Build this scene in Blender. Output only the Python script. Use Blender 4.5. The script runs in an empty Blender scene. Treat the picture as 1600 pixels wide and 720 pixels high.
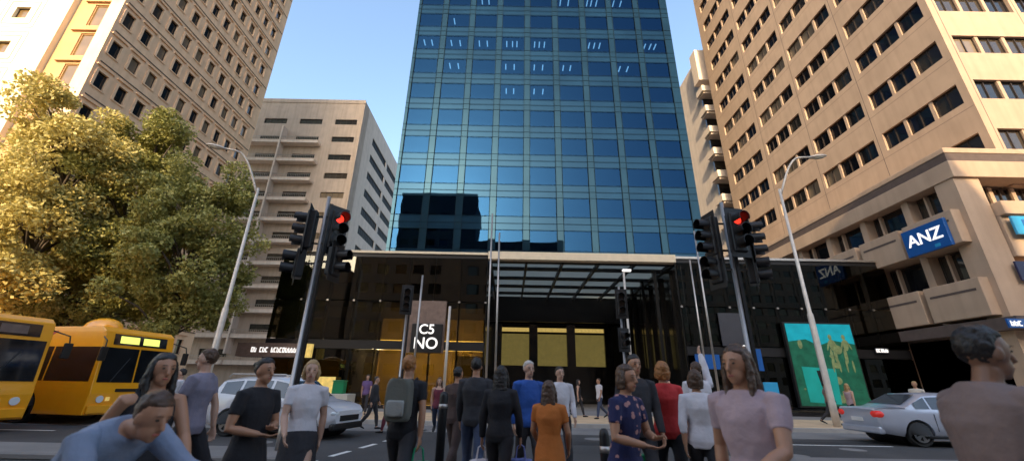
import bpy, bmesh, math, random
from mathutils import Vector, Matrix, noise as mnoise
random.seed(7)
R = math.radians
SC = bpy.context.scene
COL = SC.collection

# ------------------------------------------------------------------ camera, sky, sun, exposure
F_, PITCH, ROLL, EYE = 632.0, R(21.1), R(1.1), 1.4
cam = bpy.data.cameras.new('camera'); cam.sensor_width = 36; cam.lens = 36 * F_ / 1600
cam.dof.use_dof = True; cam.dof.focus_distance = 24; cam.dof.aperture_fstop = 1.3
cam.clip_start = .05; cam.clip_end = 3000
co = bpy.data.objects.new('camera', cam); COL.objects.link(co); SC.camera = co
fw = Vector((0, math.cos(PITCH), math.sin(PITCH))); up0 = Vector((0, -math.sin(PITCH), math.cos(PITCH)))
rt = Vector((1, 0, 0)) * math.cos(ROLL) + up0 * math.sin(ROLL)
up = -Vector((1, 0, 0)) * math.sin(ROLL) + up0 * math.cos(ROLL)
co.matrix_world = Matrix(((rt.x, up.x, -fw.x, 0), (rt.y, up.y, -fw.y, 0), (rt.z, up.z, -fw.z, EYE), (0, 0, 0, 1)))

SUN_EL, SUN_AZ = R(24), R(12)            # low sun behind the camera, a little to the left
W = bpy.data.worlds.new('World'); SC.world = W; W.use_nodes = True
wn = W.node_tree.nodes; wn.clear()
bg = wn.new('ShaderNodeBackground'); wo = wn.new('ShaderNodeOutputWorld'); sky = wn.new('ShaderNodeTexSky')
sky.sky_type = 'NISHITA'; sky.sun_disc = False; sky.sun_elevation = SUN_EL; sky.sun_rotation = R(180) + SUN_AZ
sky.air_density = 1.35; sky.dust_density = 3.8; sky.ozone_density = 2.2
bg.inputs['Strength'].default_value = .15
W.node_tree.links.new(sky.outputs[0], bg.inputs[0]); W.node_tree.links.new(bg.outputs[0], wo.inputs[0])
sl = bpy.data.lights.new('sun', 'SUN'); sl.energy = 2.0; sl.angle = R(.5); sl.color = (1, .76, .45)
so = bpy.data.objects.new('sun', sl); COL.objects.link(so)
sd = Vector((math.sin(SUN_AZ) * math.cos(SUN_EL), math.cos(SUN_AZ) * math.cos(SUN_EL), -math.sin(SUN_EL)))
so.rotation_euler = sd.to_track_quat('-Z', 'Y').to_euler()
SC.view_settings.view_transform = 'Standard'; SC.view_settings.look = 'None'
SC.view_settings.exposure = 1.6; SC.view_settings.gamma = 1; SC.view_settings.use_curve_mapping = False
SC.render.engine = 'CYCLES'; SC.cycles.max_bounces = 6; SC.cycles.transparent_max_bounces = 12
SC.cycles.use_denoising = True

# ------------------------------------------------------------------ materials
def lerp(a, b, t): return tuple(x + (y - x) * t for x, y in zip(a, b))
def mat(name, col, rough=.6, metal=0., var=.12, scale=3., bump=0., bscale=40., emit=None, es=0., spec=.5,
        coat=0., streak=0., rnd=None, coord='Object'):
    m = bpy.data.materials.new(name); m.use_nodes = True; nt = m.node_tree; N = nt.nodes; L = nt.links
    b = N['Principled BSDF']; b.inputs['Roughness'].default_value = rough; b.inputs['Metallic'].default_value = metal
    b.inputs['Specular IOR Level'].default_value = spec; b.inputs['Coat Weight'].default_value = coat
    tc = N.new('ShaderNodeTexCoord')
    out = None
    if var:
        n = N.new('ShaderNodeTexNoise'); n.inputs['Scale'].default_value = scale; n.inputs['Detail'].default_value = 6
        L.new(tc.outputs[coord], n.inputs['Vector'])
        r = N.new('ShaderNodeValToRGB'); r.color_ramp.elements[0].position = .3; r.color_ramp.elements[1].position = .7
        r.color_ramp.elements[0].color = (*[c * (1 - var) for c in col], 1)
        r.color_ramp.elements[1].color = (*[min(1, c * (1 + var)) for c in col], 1)
        L.new(n.outputs['Fac'], r.inputs[0]); out = r.outputs[0]
        if streak:
            mp = N.new('ShaderNodeMapping'); mp.inputs['Scale'].default_value = (1.7, 1.7, .09)
            n2 = N.new('ShaderNodeTexNoise'); n2.inputs['Scale'].default_value = 1.5; n2.inputs['Detail'].default_value = 5
            L.new(tc.outputs[coord], mp.inputs[0]); L.new(mp.outputs[0], n2.inputs['Vector'])
            mr = N.new('ShaderNodeMapRange'); mr.inputs[1].default_value = .42; mr.inputs[2].default_value = .75
            mr.inputs[3].default_value = 0; mr.inputs[4].default_value = streak
            mx = N.new('ShaderNodeMixRGB'); mx.blend_type = 'MULTIPLY'; mx.inputs[2].default_value = (.42, .38, .34, 1)
            L.new(n2.outputs['Fac'], mr.inputs[0]); L.new(mr.outputs[0], mx.inputs[0]); L.new(out, mx.inputs[1]); out = mx.outputs[0]
    if rnd:
        oi = N.new('ShaderNodeObjectInfo'); gt = N.new('ShaderNodeValToRGB'); gt.color_ramp.interpolation = 'CONSTANT'
        gt.color_ramp.elements[0].color = (*col, 1); gt.color_ramp.elements[1].position = rnd[0]; gt.color_ramp.elements[1].color = (*rnd[1], 1)
        if len(rnd) > 2:
            e = gt.color_ramp.elements.new(rnd[2]); e.color = (*rnd[3], 1)
        ge = N.new('ShaderNodeNewGeometry'); ad = N.new('ShaderNodeMath'); ad.operation = 'ADD'; fr_ = N.new('ShaderNodeMath'); fr_.operation = 'FRACT'; L.new(oi.outputs['Random'], ad.inputs[0]); L.new(ge.outputs['Random Per Island'], ad.inputs[1]); L.new(ad.outputs[0], fr_.inputs[0]); L.new(fr_.outputs[0], gt.inputs[0]); out = gt.outputs[0]
    if out: L.new(out, b.inputs['Base Color'])
    else: b.inputs['Base Color'].default_value = (*col, 1)
    if bump:
        n = N.new('ShaderNodeTexNoise'); n.inputs['Scale'].default_value = bscale; n.inputs['Detail'].default_value = 8
        L.new(tc.outputs[coord], n.inputs['Vector'])
        bp = N.new('ShaderNodeBump'); bp.inputs['Strength'].default_value = bump; bp.inputs['Distance'].default_value = .02
        L.new(n.outputs['Fac'], bp.inputs['Height']); L.new(bp.outputs[0], b.inputs['Normal'])
    if emit:
        b.inputs['Emission Color'].default_value = (*emit, 1); b.inputs['Emission Strength'].default_value = es
    return m
def glass_mat(name, tint, gloss=(1, 1, 1), fac=.35, rough=.02, wave=0., wscale=.25):
    """a pane: part mirror (coating), part see-through tint"""
    m = bpy.data.materials.new(name); m.use_nodes = True; nt = m.node_tree; N = nt.nodes; L = nt.links; N.clear()
    o = N.new('ShaderNodeOutputMaterial'); mx = N.new('ShaderNodeMixShader'); t = N.new('ShaderNodeBsdfTransparent'); g = N.new('ShaderNodeBsdfGlossy')
    t.inputs[0].default_value = (*tint, 1); g.inputs[0].default_value = (*gloss, 1); g.inputs[1].default_value = rough
    lw = N.new('ShaderNodeLayerWeight'); lw.inputs[0].default_value = .5; pw = N.new('ShaderNodeMath'); pw.operation = 'POWER'; pw.inputs[1].default_value = 4.5; L.new(lw.outputs['Facing'], pw.inputs[0])
    mr = N.new('ShaderNodeMapRange'); mr.inputs[3].default_value = fac; mr.inputs[4].default_value = 1.
    L.new(pw.outputs[0], mr.inputs[0]); L.new(mr.outputs[0], mx.inputs[0]); L.new(t.outputs[0], mx.inputs[1]); L.new(g.outputs[0], mx.inputs[2])
    if wave:
        tc = N.new('ShaderNodeTexCoord'); n = N.new('ShaderNodeTexNoise'); n.inputs['Scale'].default_value = wscale
        bp = N.new('ShaderNodeBump'); bp.inputs['Strength'].default_value = wave; bp.inputs['Distance'].default_value = .3
        L.new(tc.outputs['Object'], n.inputs['Vector']); L.new(n.outputs['Fac'], bp.inputs['Height']); L.new(bp.outputs[0], g.inputs['Normal'])
    L.new(mx.outputs[0], o.inputs[0]); return m
def trans_mat(name, col):
    m = bpy.data.materials.new(name); m.use_nodes = True; N = m.node_tree.nodes; L = m.node_tree.links; N.clear()
    o = N.new('ShaderNodeOutputMaterial'); mx = N.new('ShaderNodeMixShader'); t = N.new('ShaderNodeBsdfTranslucent'); g = N.new('ShaderNodeBsdfDiffuse')
    t.inputs[0].default_value = (*col, 1); g.inputs[0].default_value = (*col, 1); mx.inputs[0].default_value = .2
    L.new(t.outputs[0], mx.inputs[1]); L.new(g.outputs[0], mx.inputs[2]); L.new(mx.outputs[0], o.inputs[0]); return m

def facing_glass(name, col, gloss, fac, wave=.03, wscale=.18):
    m = glass_mat(name, col, gloss, fac, .02, wave, wscale); N = m.node_tree.nodes; L = m.node_tree.links
    t = [n for n in N if n.type == 'BSDF_TRANSPARENT'][0]; mx = [n for n in N if n.type == 'MIX_SHADER'][0]; d = N.new('ShaderNodeBsdfDiffuse'); N.remove(t)
    tc = N.new('ShaderNodeTexCoord'); n = N.new('ShaderNodeTexNoise'); n.inputs['Scale'].default_value = .25; rp = N.new('ShaderNodeValToRGB')
    rp.color_ramp.elements[0].position = .35; rp.color_ramp.elements[1].position = .65
    rp.color_ramp.elements[0].color = (*[c * .8 for c in col], 1); rp.color_ramp.elements[1].color = (*[c * 1.2 for c in col], 1)
    L.new(tc.outputs['Object'], n.inputs['Vector']); L.new(n.outputs['Fac'], rp.inputs[0]); L.new(rp.outputs[0], d.inputs[0]); L.new(d.outputs[0], mx.inputs[1]); return m
M = dict(
 asphalt=mat('asphalt', (.055, .052, .052), .85, var=.25, scale=.6, bump=.5, bscale=60),
 gutter=mat('gutter_concrete', (.2, .185, .175), .85, var=.15, scale=.8, bump=.3),
 paver=mat('sunlit_paving', (.62, .43, .26), .75, var=.15, scale=1.2, bump=.3, bscale=20),  # band of sunlight on the pavement put into a brighter, warmer colour
 pave_grey=mat('grey_paving', (.22, .2, .19), .8, var=.15, scale=.9, bump=.3),
 kerb=mat('kerb_stone', (.36, .33, .3), .8, var=.12, scale=2, bump=.3),
 paint=mat('road_paint', (.7, .68, .64), .6, var=.2, scale=9),
 ground=mat('ground', (.1, .095, .09), .9, var=.2, scale=.1),
 conc_left=mat('precast_concrete', (.88, .58, .36), .85, var=.07, scale=1.2, bump=.25, bscale=12, streak=.22),
 conc_strip=mat('sun_warmed_concrete', (.5, .29, .13), .8, var=.08, scale=1, bump=.2, bscale=12),  # beige tower's front strip: warm sunlight put into the orange colour
 conc_white=mat('pale_concrete', (.8, .68, .46), .8, var=.05, scale=1, bump=.2, bscale=12),
 conc_mid=mat('brown_concrete', (.5, .4, .325), .85, var=.08, scale=.9, bump=.25, bscale=10, streak=.35),
 conc_mid_side=mat('lightened_concrete', (.74, .62, .53), .85, var=.06, scale=.9, bump=.2, bscale=10, streak=.2),  # brown block's side: brighter light on that face put into a paler colour
 conc_anz=mat('tan_concrete', (.455, .32, .225), .85, var=.07, scale=.8, bump=.25, bscale=14, streak=.2),
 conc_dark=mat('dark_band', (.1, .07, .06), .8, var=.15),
 conc_back=mat('grey_brown_concrete', (.3, .24, .2), .85, var=.1, scale=.5),
 conc_pink=mat('salmon_brick', (.55, .3, .18), .85, var=.1, scale=1),
 frame=mat('bronze_frame', (.05, .035, .028), .45, metal=.4, var=0),
 alu=mat('aluminium', (.5, .46, .42), .35, metal=.9, var=.08, scale=6),
 steel=mat('grey_steel', (.42, .38, .35), .35, metal=.7, var=.08, scale=6),
 galv=mat('galvanised_pole', (.6, .53, .46), .5, metal=.35, var=.1, scale=4),
 black=mat('black_metal', (.012, .011, .012), .45, metal=.2, var=0),
 blackglass=mat('black_cladding', (.012, .011, .01), .12, var=.3, scale=1, spec=.6),
 cream=mat('cream_fascia', (.66, .54, .38), .5, var=.06),
 win=mat('window_glass', (.012, .012, .014), .08, var=0, spec=.8, rnd=(.5, (.045, .035, .026), .75, (.2, .15, .1))),
 win_anz=mat('window_glass_dark', (.008, .008, .01), .06, var=0, spec=.8, rnd=(.5, (.03, .025, .02), .84, (.15, .115, .08))),
 win_side=mat('side_window_glass', (.01, .01, .012), .6, var=0, spec=.1),
 win_sun=mat('bronze_glass', (.16, .1, .04), .15, var=.3, scale=.6, spec=.7),
 blind=mat('blind', (.4, .33, .25), .8, var=.1),
 spandrel=facing_glass('blue_spandrel', (.007, .023, .045), (.03, .072, .125), .3, .06),
 tband=facing_glass('grey_blue_column', (.008, .024, .042), (.036, .076, .112), .3, .06),
 tglass=glass_mat('blue_glass', (.12, .2, .28), (.019, .068, .16), .3, .015, .07, .22),
 tframe=mat('blue_black_mullion', (.006, .014, .024), .85, var=0, spec=.05),
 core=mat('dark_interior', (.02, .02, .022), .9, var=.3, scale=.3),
 podglass=glass_mat('dark_podium_glass', (.34, .31, .24), (.5, .52, .5), .11, .01, .02, .3),
 skylight=trans_mat('skylight_glass', (.42, .46, .46)),
 interior_y=mat('glowing_ochre_wall', (.5, .32, .06), .7, var=.3, scale=.8, emit=(1, .62, .12), es=.05),  # the wall itself glows faintly, in place of light from the shop lamps
 blindlit=mat('lit_yellow_blind', (.13, .1, .03), .7, var=.45, scale=1.6, emit=(.9, .7, .2), es=.045),
 lamp=mat('lamp_tube', (1, .95, .85), .5, var=0, emit=(1, .93, .8), es=7.),
 lampsoft=mat('downlight', (1, .9, .7), .5, var=0, emit=(1, .85, .6), es=6.),
 whitesign=mat('white_sign', (.75, .72, .68), .5, var=0, emit=(1, .95, .9), es=.35),
 brown_panel=mat('brown_slat_panel', (.17, .11, .085), .6, var=.2, scale=5),
 darkpanel=mat('slate_panel', (.045, .045, .055), .4, var=.1),
 blue_sign=mat('blue_sign', (.01, .09, .33), .35, var=.05, coat=.2),
 cyan_sign=mat('light_blue_sign', (.03, .3, .55), .35, var=.05),
 navy=mat('navy_sign', (.01, .012, .06), .35, var=0),
 white=mat('white_paint', (.78, .76, .74), .45, var=.03),
 teal=mat('teal_screen', (.01, .17, .16), .3, var=.3, scale=.8, emit=(.01, .5, .4), es=.1),
 cyan=mat('cyan_screen', (.01, .2, .26), .3, var=.3, scale=1.5, emit=(.0, .5, .6), es=.13),
 dgreen=mat('green_screen', (.01, .08, .05), .3, var=.5, scale=2, emit=(.01, .12, .06), es=.12),
 fig=mat('figure_print', (.13, .17, .07), .4, var=.4, scale=4, emit=(.35, .42, .2), es=.06),
 bus=mat('bus_orange', (1.0, .4, .01), .3, var=.05, coat=.4),
 busd=mat('bus_dark_glass', (.012, .013, .015), .05, var=.4, scale=2, spec=.8),
 red=mat('red_stripe', (.45, .03, .02), .4, var=0),
 ledy=mat('display_yellow', (.3, .3, .04), .4, var=.3, scale=14, emit=(.7, .75, .15), es=.5),
 carw=mat('pearl_white_paint', (.62, .62, .66), .25, var=.02, coat=.8),
 cars=mat('silver_paint', (.5, .53, .62), .28, metal=.35, var=.03, coat=.7),
 carglass=mat('car_glass', (.02, .03, .045), .04, var=0, spec=.9),
 tyre=mat('tyre', (.018, .018, .018), .8, var=0), rim=mat('rim', (.45, .45, .46), .3, metal=.8, var=0),
 headl=mat('headlight', (.75, .78, .8), .1, var=0, coat=.6), taill=mat('taillight', (.6, .02, .02), .2, var=0, emit=(1, .08, .05), es=.06),
 redlamp=mat('red_signal', (.8, .02, .01), .3, var=0, emit=(1, .04, .02), es=.6),
 lens=mat('unlit_lens', (.05, .03, .02), .3, var=0),
 trunk=mat('bark', (.11, .085, .065), .9, var=.3, scale=6, bump=.6, bscale=20),
 green_bin=mat('green_plastic', (.0, .2, .07), .5, var=.05), poster=mat('yellow_poster', (.6, .42, .1), .5, var=.4, scale=3, emit=(1, .7, .2), es=.15),
 planter=mat('pale_planter', (.5, .47, .4), .7, var=.1),
 lips=mat('lips', (.33, .09, .07), .5, var=0), eye=mat('eye', (.02, .015, .012), .15, var=0),
)

# ------------------------------------------------------------------ mesh builder
class MB:
    def __init__(s): s.v = []; s.f = []; s.m = []; s.st = []
    def add(s, vs, fs, mi=0):
        s.st.append((len(s.v), len(s.f))); o = len(s.v); s.v += [tuple(v) for v in vs]; s.f += [tuple(o + i for i in f) for f in fs]; s.m += [mi] * len(fs); return s
    def box(s, x0, x1, y0, y1, z0, z1, mi=0):
        return s.add([(x0, y0, z0), (x1, y0, z0), (x1, y1, z0), (x0, y1, z0), (x0, y0, z1), (x1, y0, z1), (x1, y1, z1), (x0, y1, z1)],
                     [(0, 3, 2, 1), (4, 5, 6, 7), (0, 1, 5, 4), (1, 2, 6, 5), (2, 3, 7, 6), (3, 0, 4, 7)], mi)
    def pbox(s, ax, p0, p1, u0, u1, z0, z1, mi=0):
        p0, p1 = min(p0, p1), max(p0, p1)
        return s.box(u0, u1, p0, p1, z0, z1, mi) if ax == 'Y' else s.box(p0, p1, u0, u1, z0, z1, mi)
    def tube(s, pts, rad, n=12, mi=0, A=None, cap=True):
        """loft round or elliptical rings; rad items are r or (a,b); A = lateral axis of a"""
        pts = [Vector(p) for p in pts]; vs = []; fs = []
        prev = A
        for i, p in enumerate(pts):
            d = (pts[min(i + 1, len(pts) - 1)] - pts[max(i - 1, 0)])
            d = d.normalized() if d.length > 1e-9 else Vector((0, 0, 1))
            a = Vector(prev) if prev is not None else (Vector((1, 0, 0)) if abs(d.x) < .9 else Vector((0, 1, 0)))
            a = (a - d * a.dot(d)); a = a.normalized() if a.length > 1e-6 else d.orthogonal().normalized()
            b = d.cross(a); prev = A if A is not None else a
            r = rad[i] if isinstance(rad, (list, tuple)) else rad
            ra, rb = r if isinstance(r, (list, tuple)) else (r, r)
            vs += [p + a * ra * math.cos(2 * math.pi * k / n) + b * rb * math.sin(2 * math.pi * k / n) for k in range(n)]
        for i in range(len(pts) - 1):
            fs += [(i * n + k, i * n + (k + 1) % n, (i + 1) * n + (k + 1) % n, (i + 1) * n + k) for k in range(n)]
        if cap: fs += [tuple(reversed(range(n))), tuple(range((len(pts) - 1) * n, len(pts) * n))]
        return s.add(vs, fs, mi)
    def ell(s, c, r, n=14, m=9, mi=0, rot=None, fn=None):
        vs = []; fs = []
        for j in range(m + 1):
            t = math.pi * j / m
            for i in range(n):
                a = 2 * math.pi * i / n; v = Vector((r[0] * math.sin(t) * math.cos(a), r[1] * math.sin(t) * math.sin(a), r[2] * math.cos(t)))
                if fn: v = fn(v)
                if rot: v = rot @ v
                vs.append(Vector(c) + v)
        for j in range(m):
            for i in range(n):
                fs.append((j * n + i, (j + 1) * n + i, (j + 1) * n + (i + 1) % n, j * n + (i + 1) % n))
        return s.add(vs, fs, mi)
    def prism(s, poly, d, mi=0):
        """poly: 3-D planar points, extruded by vector d"""
        n = len(poly); d = Vector(d); P = [Vector(p) for p in poly]
        return s.add(P + [p + d for p in P], [tuple(reversed(range(n))), tuple(range(n, 2 * n))] + [(i, (i + 1) % n, n + (i + 1) % n, n + i) for i in range(n)], mi)
    def mesh(s, name, mats, fix=True):
        me = bpy.data.meshes.new(name); me.from_pydata(s.v, [], s.f)
        for m in (mats if isinstance(mats, (list, tuple)) else [mats]): me.materials.append(m)
        me.polygons.foreach_set('material_index', s.m)
        if fix:
            b = bmesh.new(); b.from_mesh(me); bmesh.ops.remove_doubles(b, verts=b.verts, dist=1e-5) if fix == 2 else None
            bmesh.ops.recalc_face_normals(b, faces=b.faces); b.to_mesh(me); b.free()
        me.update(); return me
    def build_split(s, name, mats, parent=None, bevel=0., loc=None):
        for a, b, fa, fb in s.cuts():
            m = MB(); m.v = s.v[a:b]; m.f = [tuple(i - a for i in f) for f in s.f[fa:fb]]; m.m = s.m[fa:fb]; m.build(name, mats, parent, bevel=bevel, loc=loc)
    def cuts(s):
        e = s.st + [(len(s.v), len(s.f))]; return [(p[0], q[0], p[1], q[1]) for p, q in zip(e, e[1:])]
    def build(s, name, mats, parent=None, smooth=False, bevel=0., loc=None, fix=True):
        me = s.mesh(name, mats, fix); o = bpy.data.objects.new(name, me); COL.objects.link(o); o.parent = parent
        if loc: o.location = loc
        if smooth:
            me.polygons.foreach_set('use_smooth', [True] * len(me.polygons))
        if bevel:
            md = o.modifiers.new('bevel', 'BEVEL'); md.width = bevel; md.segments = 2; md.limit_method = 'ANGLE'; md.angle_limit = R(40)
        return o
def tag(o, label=None, cat=None, group=None, kind=None):
    for k, v in (('label', label), ('category', cat), ('group', group), ('kind', kind)):
        if v: o[k] = v
    return o
def empty(name, loc, label=None, cat=None, group=None, rz=0.):
    o = bpy.data.objects.new(name, None); COL.objects.link(o); o.location = loc; o.rotation_euler.z = rz; o.empty_display_size = .3
    return tag(o, label, cat, group)
def inst(me, name, parent, loc, rot=None):
    o = bpy.data.objects.new(name, me); COL.objects.link(o); o.parent = parent; o.location = loc
    if rot: o.rotation_euler = rot
    return o
def text(body, size, parent, loc, rot, m, name='lettering', depth=.01, align='CENTER', sx=1.):
    c = bpy.data.curves.new(name, 'FONT'); c.body = body; c.size = size; c.extrude = depth; c.align_x = align; c.align_y = 'CENTER'; c.offset = size * .012
    c.materials.append(m); o = bpy.data.objects.new(name, c); COL.objects.link(o); o.parent = parent; o.location = loc; o.rotation_euler = rot; o.scale = (sx, 1, 1)
    dg = bpy.context.evaluated_depsgraph_get(); me = bpy.data.meshes.new_from_object(o.evaluated_get(dg)); bpy.data.objects.remove(o)
    o = bpy.data.objects.new(name, me); COL.objects.link(o); o.parent = parent; o.location = loc; o.rotation_euler = rot; o.scale = (sx, 1, 1)
    return o
def spans(start, pitch, width, n): return [(start + pitch * i, start + pitch * i + width) for i in range(n)]
def skin(mb, ax, p, s, t, u0, u1, z0, z1, us, zs, mi=0):
    """a wall with openings us x zs; outer face at p, thickness t going inward (s)"""
    z = z0
    for a, b in sorted(zs):
        if a > z: mb.pbox(ax, p, p + s * t, u0, u1, z, a, mi)
        u = u0
        for c, d in sorted(us):
            if c > u: mb.pbox(ax, p, p + s * t, u, c, a, b, mi)
            u = d
        if u1 > u: mb.pbox(ax, p, p + s * t, u, u1, a, b, mi)
        z = b
    if z1 > z: mb.pbox(ax, p, p + s * t, u0, u1, z, z1, mi)
def win_mesh(ax, s, w, h, cols=1, rows=1, fr=.05, glass='win', frame='frame', sill=0.):
    """window mesh, its origin at the middle of the opening; glass 3 cm behind its frame"""
    mb = MB(); f = fr
    mb.pbox(ax, .03 * s, .06 * s, -w / 2, w / 2, -h / 2, h / 2, 0)
    for a, b in ((-w / 2, -w / 2 + f), (w / 2 - f, w / 2)): mb.pbox(ax, -.02 * s, .028 * s, a, b, -h / 2, h / 2, 1)
    for a, b in ((-h / 2, -h / 2 + f), (h / 2 - f, h / 2)): mb.pbox(ax, -.02 * s, .028 * s, -w / 2 + f, w / 2 - f, a, b, 1)
    for i in range(1, cols): x = -w / 2 + w * i / cols; mb.pbox(ax, -.015 * s, .028 * s, x - f / 2, x + f / 2, -h / 2 + f, h / 2 - f, 1)
    for i in range(1, rows): z = -h / 2 + h * i / rows; mb.pbox(ax, -.01 * s, .028 * s, -w / 2 + f, w / 2 - f, z - f / 2, z + f / 2, 1)
    if sill: mb.pbox(ax, -sill * s, .028 * s, -w / 2, w / 2, -h / 2 - .001, -h / 2 + .05, 1)
    return mb
def windows(root, mb, mats, places, name='window', limit=100, key=None):
    """the nearest `limit` as parts, the others as one stuff part"""
    if key is None: key = lambda p: Vector(p).length
    places = sorted(places, key=key); me = mb.mesh(name, mats)
    for p in places[:limit]: inst(me, name, root, p)
    if places[limit:]:
        big = MB()
        for p in places[limit:]:
            o = len(big.v); big.v += [(v[0] + p[0], v[1] + p[1], v[2] + p[2]) for v in mb.v]
            big.f += [tuple(o + i for i in f) for f in mb.f]; big.m += mb.m
        tag(big.build('windows', mats, root, fix=False), kind='stuff')

# ------------------------------------------------------------------ ground and street
def struct(name, mb, m): return tag(mb.build(name, m), kind='structure')
struct('ground', MB().box(-700, 700, -300, 900, -.3, -.02), M['ground'])
struct('road', MB().box(-300, 300, -24.4, 16.8, -.019, 0), M['asphalt'])
struct('bus_lane', MB().box(-300, 300, 14.5, 16.796, .0, .004), M['gutter'])
kb = MB()
for i in range(-60, 60): kb.box(i * 1.5, i * 1.5 + 1.492, 16.8, 17.1, -.01, .14)
struct('kerb', kb, M['kerb'])
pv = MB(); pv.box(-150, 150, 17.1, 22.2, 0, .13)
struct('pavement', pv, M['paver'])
struct('forecourt_paving', MB().box(-150, 150, 22.2, 110, 0, .13), M['pave_grey'])
struct('near_pavement', MB().box(-150, 150, -24.9, 2.4, .0, .13), M['pave_grey'])
for x0, x1 in ((-60, -4.2), (4.3, 60)):
    mi = MB(); mi.box(x0, x1, 8.45, 9.75, -.01, .12)
    o = struct('traffic_island', mi, M['gutter']); o.modifiers.new('b', 'BEVEL').width = .03
cw = MB()
for x0, x1 in ((-3.75, -2.6), (4.0, 4.6)):
    t = 3.2
    while t < 16.4:
        a = x0 + (x1 - x0) * (t - 9.2) / 7.4; b = x0 + (x1 - x0) * (t + .75 - 9.2) / 7.4
        cw.add([(a, t, .004), (a + .13, t, .004), (b + .13, t + .75, .004), (b, t + .75, .004)], [(0, 1, 2, 3)]); t += 1.25
for y in (12.9,):
    for x in range(-70, 70, 6):
        if not -5.5 < x + 1.5 < 5: cw.box(x, x + 3, y, y + .11, .0, .004)
struct('road_markings', cw, M['paint'])
mh = MB()
for x, y, w_ in ((-6.2, 11.3, .33), (2.6, 13.4, .33), (6.8, 10.8, .3), (9.2, 12.1, .3)): mh.tube([(x, y, .0), (x, y, .006)], w_, 24)
struct('drain_cover', mh, M['gutter'])
pa = MB()
for x, y, a, c in ((-7.5, 12.4, 3.2, .9), (1.2, 12.0, 2.6, .7), (7.5, 13.3, 4.5, .5), (-1.5, 14.0, 1.2, .45), (4.2, 11.0, .5, 2.4)): pa.box(x, x + a, y, y + c, -.001, .003)
struct('asphalt_patch', pa, mat('fresh_asphalt', (.028, .027, .028), .8, var=.3, scale=2, bump=.4, bscale=50))

# ------------------------------------------------------------------ buildings
# beige precast tower, left
b = empty('office_tower', (-33, 25.1, 0), 'tall beige precast tower with a grid of small square windows behind the trees', 'building')
H0 = 78; off = Vector((33, -25.1, 0))
mb = MB(); us = [(25.57 + 1.77 * i, 26.4 + 1.77 * i) for i in range(10)]; zs = [(.66 + 3.16 * k + 6.0 + 3.16 * 0 + .6, .66 + 3.16 * k + 6.0 + 2.0) for k in range(22)]
zs = [(13.3 + 3.16 * k - 3.16 * 3, 14.7 + 3.16 * k - 3.16 * 3) for k in range(23)]
skin(mb, 'X', -33, -1, .45, 25.1, 43.7, 0, H0, us, zs)
mb.box(-36.9, -33.45, 25.45, 43.7, 0, H0 - .3)                 # core
for z0, z1 in zs:                                              # raised square panel round each window, groove between storeys
    for u0, u1 in us:
        mb.box(-33, -32.93, u0 - .16, u1 + .16, z1, z1 + .09); mb.box(-33, -32.93, u0 - .16, u1 + .16, z0 - .1, z0)
        mb.box(-33, -32.93, u0 - .2, u0, z0, z1); mb.box(-33, -32.93, u1, u1 + .2, z0, z1)
        mb.box(-33, -32.87, u0 - .32, u1 + .32, z1 + .42, z1 + .52)
for v in range(len(mb.v)): mb.v[v] = tuple(Vector(mb.v[v]) + off)
o = mb.build('wall', M['conc_left'], b)
gm = MB()
for z0, z1 in zs: gm.box(-32.997, -32.96, 25.4, 43.6, z1 + .78, z1 + .86)
for v in range(len(gm.v)): gm.v[v] = tuple(Vector(gm.v[v]) + off)
gm.build('groove', M['conc_dark'], b)
pl = [Vector((-33.13, (u0 + u1) / 2, (z0 + z1) / 2)) for u0, u1 in us for z0, z1 in zs if z1 < 60]
wl = win_mesh('X', -1, .83, 1.4, 1, 1, .05, sill=.12)
windows(b, wl, [M['win'], M['frame']], [p + off for p in pl], key=lambda p: (Vector(p) - off).length)
# its sunlit narrow front strip
fm = MB(); zf = [(z0 - .55, z1 + .35) for z0, z1 in zs]
fm.box(-34.1, -33.452, 25.102, 25.44, 0, H0 - .4)
fm.build('corner_pier', M['conc_left'], b, loc=off)
fm = MB(); skin(fm, 'Y', 25.3, 1, .15, -36.9, -34.1, 0, H0, [(-35.5, -34.2)], zf)
for z0, z1 in zf: fm.box(-36.3, -34.1, 25.1, 25.3, z1 + .2, z1 + .42)
fm.build('front_strip', M['conc_strip'], b, loc=off)
ws = win_mesh('Y', 1, 1.3, 2.3, 1, 1, .07, frame='conc_strip')
windows(b, ws, [M['win_sun'], M['conc_strip']], [Vector((-34.85, 25.4, (z0 + z1) / 2)) + off for z0, z1 in zf], 'strip_window', 24)

# pale building at the far left
b = empty('pale_office_block', (-42, 24.9, 0), 'pale sunlit office block at the left edge with small windows in square panels', 'building')
off = Vector((42, -24.9, 0)); mb = MB()
us = [(-41.35 - 3.9 * i, -40.15 - 3.9 * i) for i in range(5)]; zs = [(28.8 + 3.65 * k, 30.0 + 3.65 * k) for k in range(-7, 9)]
skin(mb, 'Y', 24.9, 1, .4, -60, -37, 0, 62, us, zs); mb.box(-60, -37, 25.3, 44, 0, 61.8)
for u0, u1 in us:
    for z0, z1 in zs:
        for k, d in ((.55, .04), (.95, .03)):
            mb.box(u0 - k, u1 + k, 24.9 - d, 24.9, z1 + k, z1 + k + .07); mb.box(u0 - k, u1 + k, 24.9 - d, 24.9, z0 - k - .07, z0 - k)
            mb.box(u0 - k - .07, u0 - k, 24.9 - d, 24.9, z0 - k, z1 + k); mb.box(u1 + k, u1 + k + .07, 24.9 - d, 24.9, z0 - k, z1 + k)
mb.build('wall', M['conc_white'], b, loc=off)
windows(b, win_mesh('Y', 1, 1.2, 1.2), [M['win_sun'], M['frame']], [Vector(((u0 + u1) / 2, 25.12, (z0 + z1) / 2)) + off for u0, u1 in us for z0, z1 in zs], limit=100)

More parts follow.
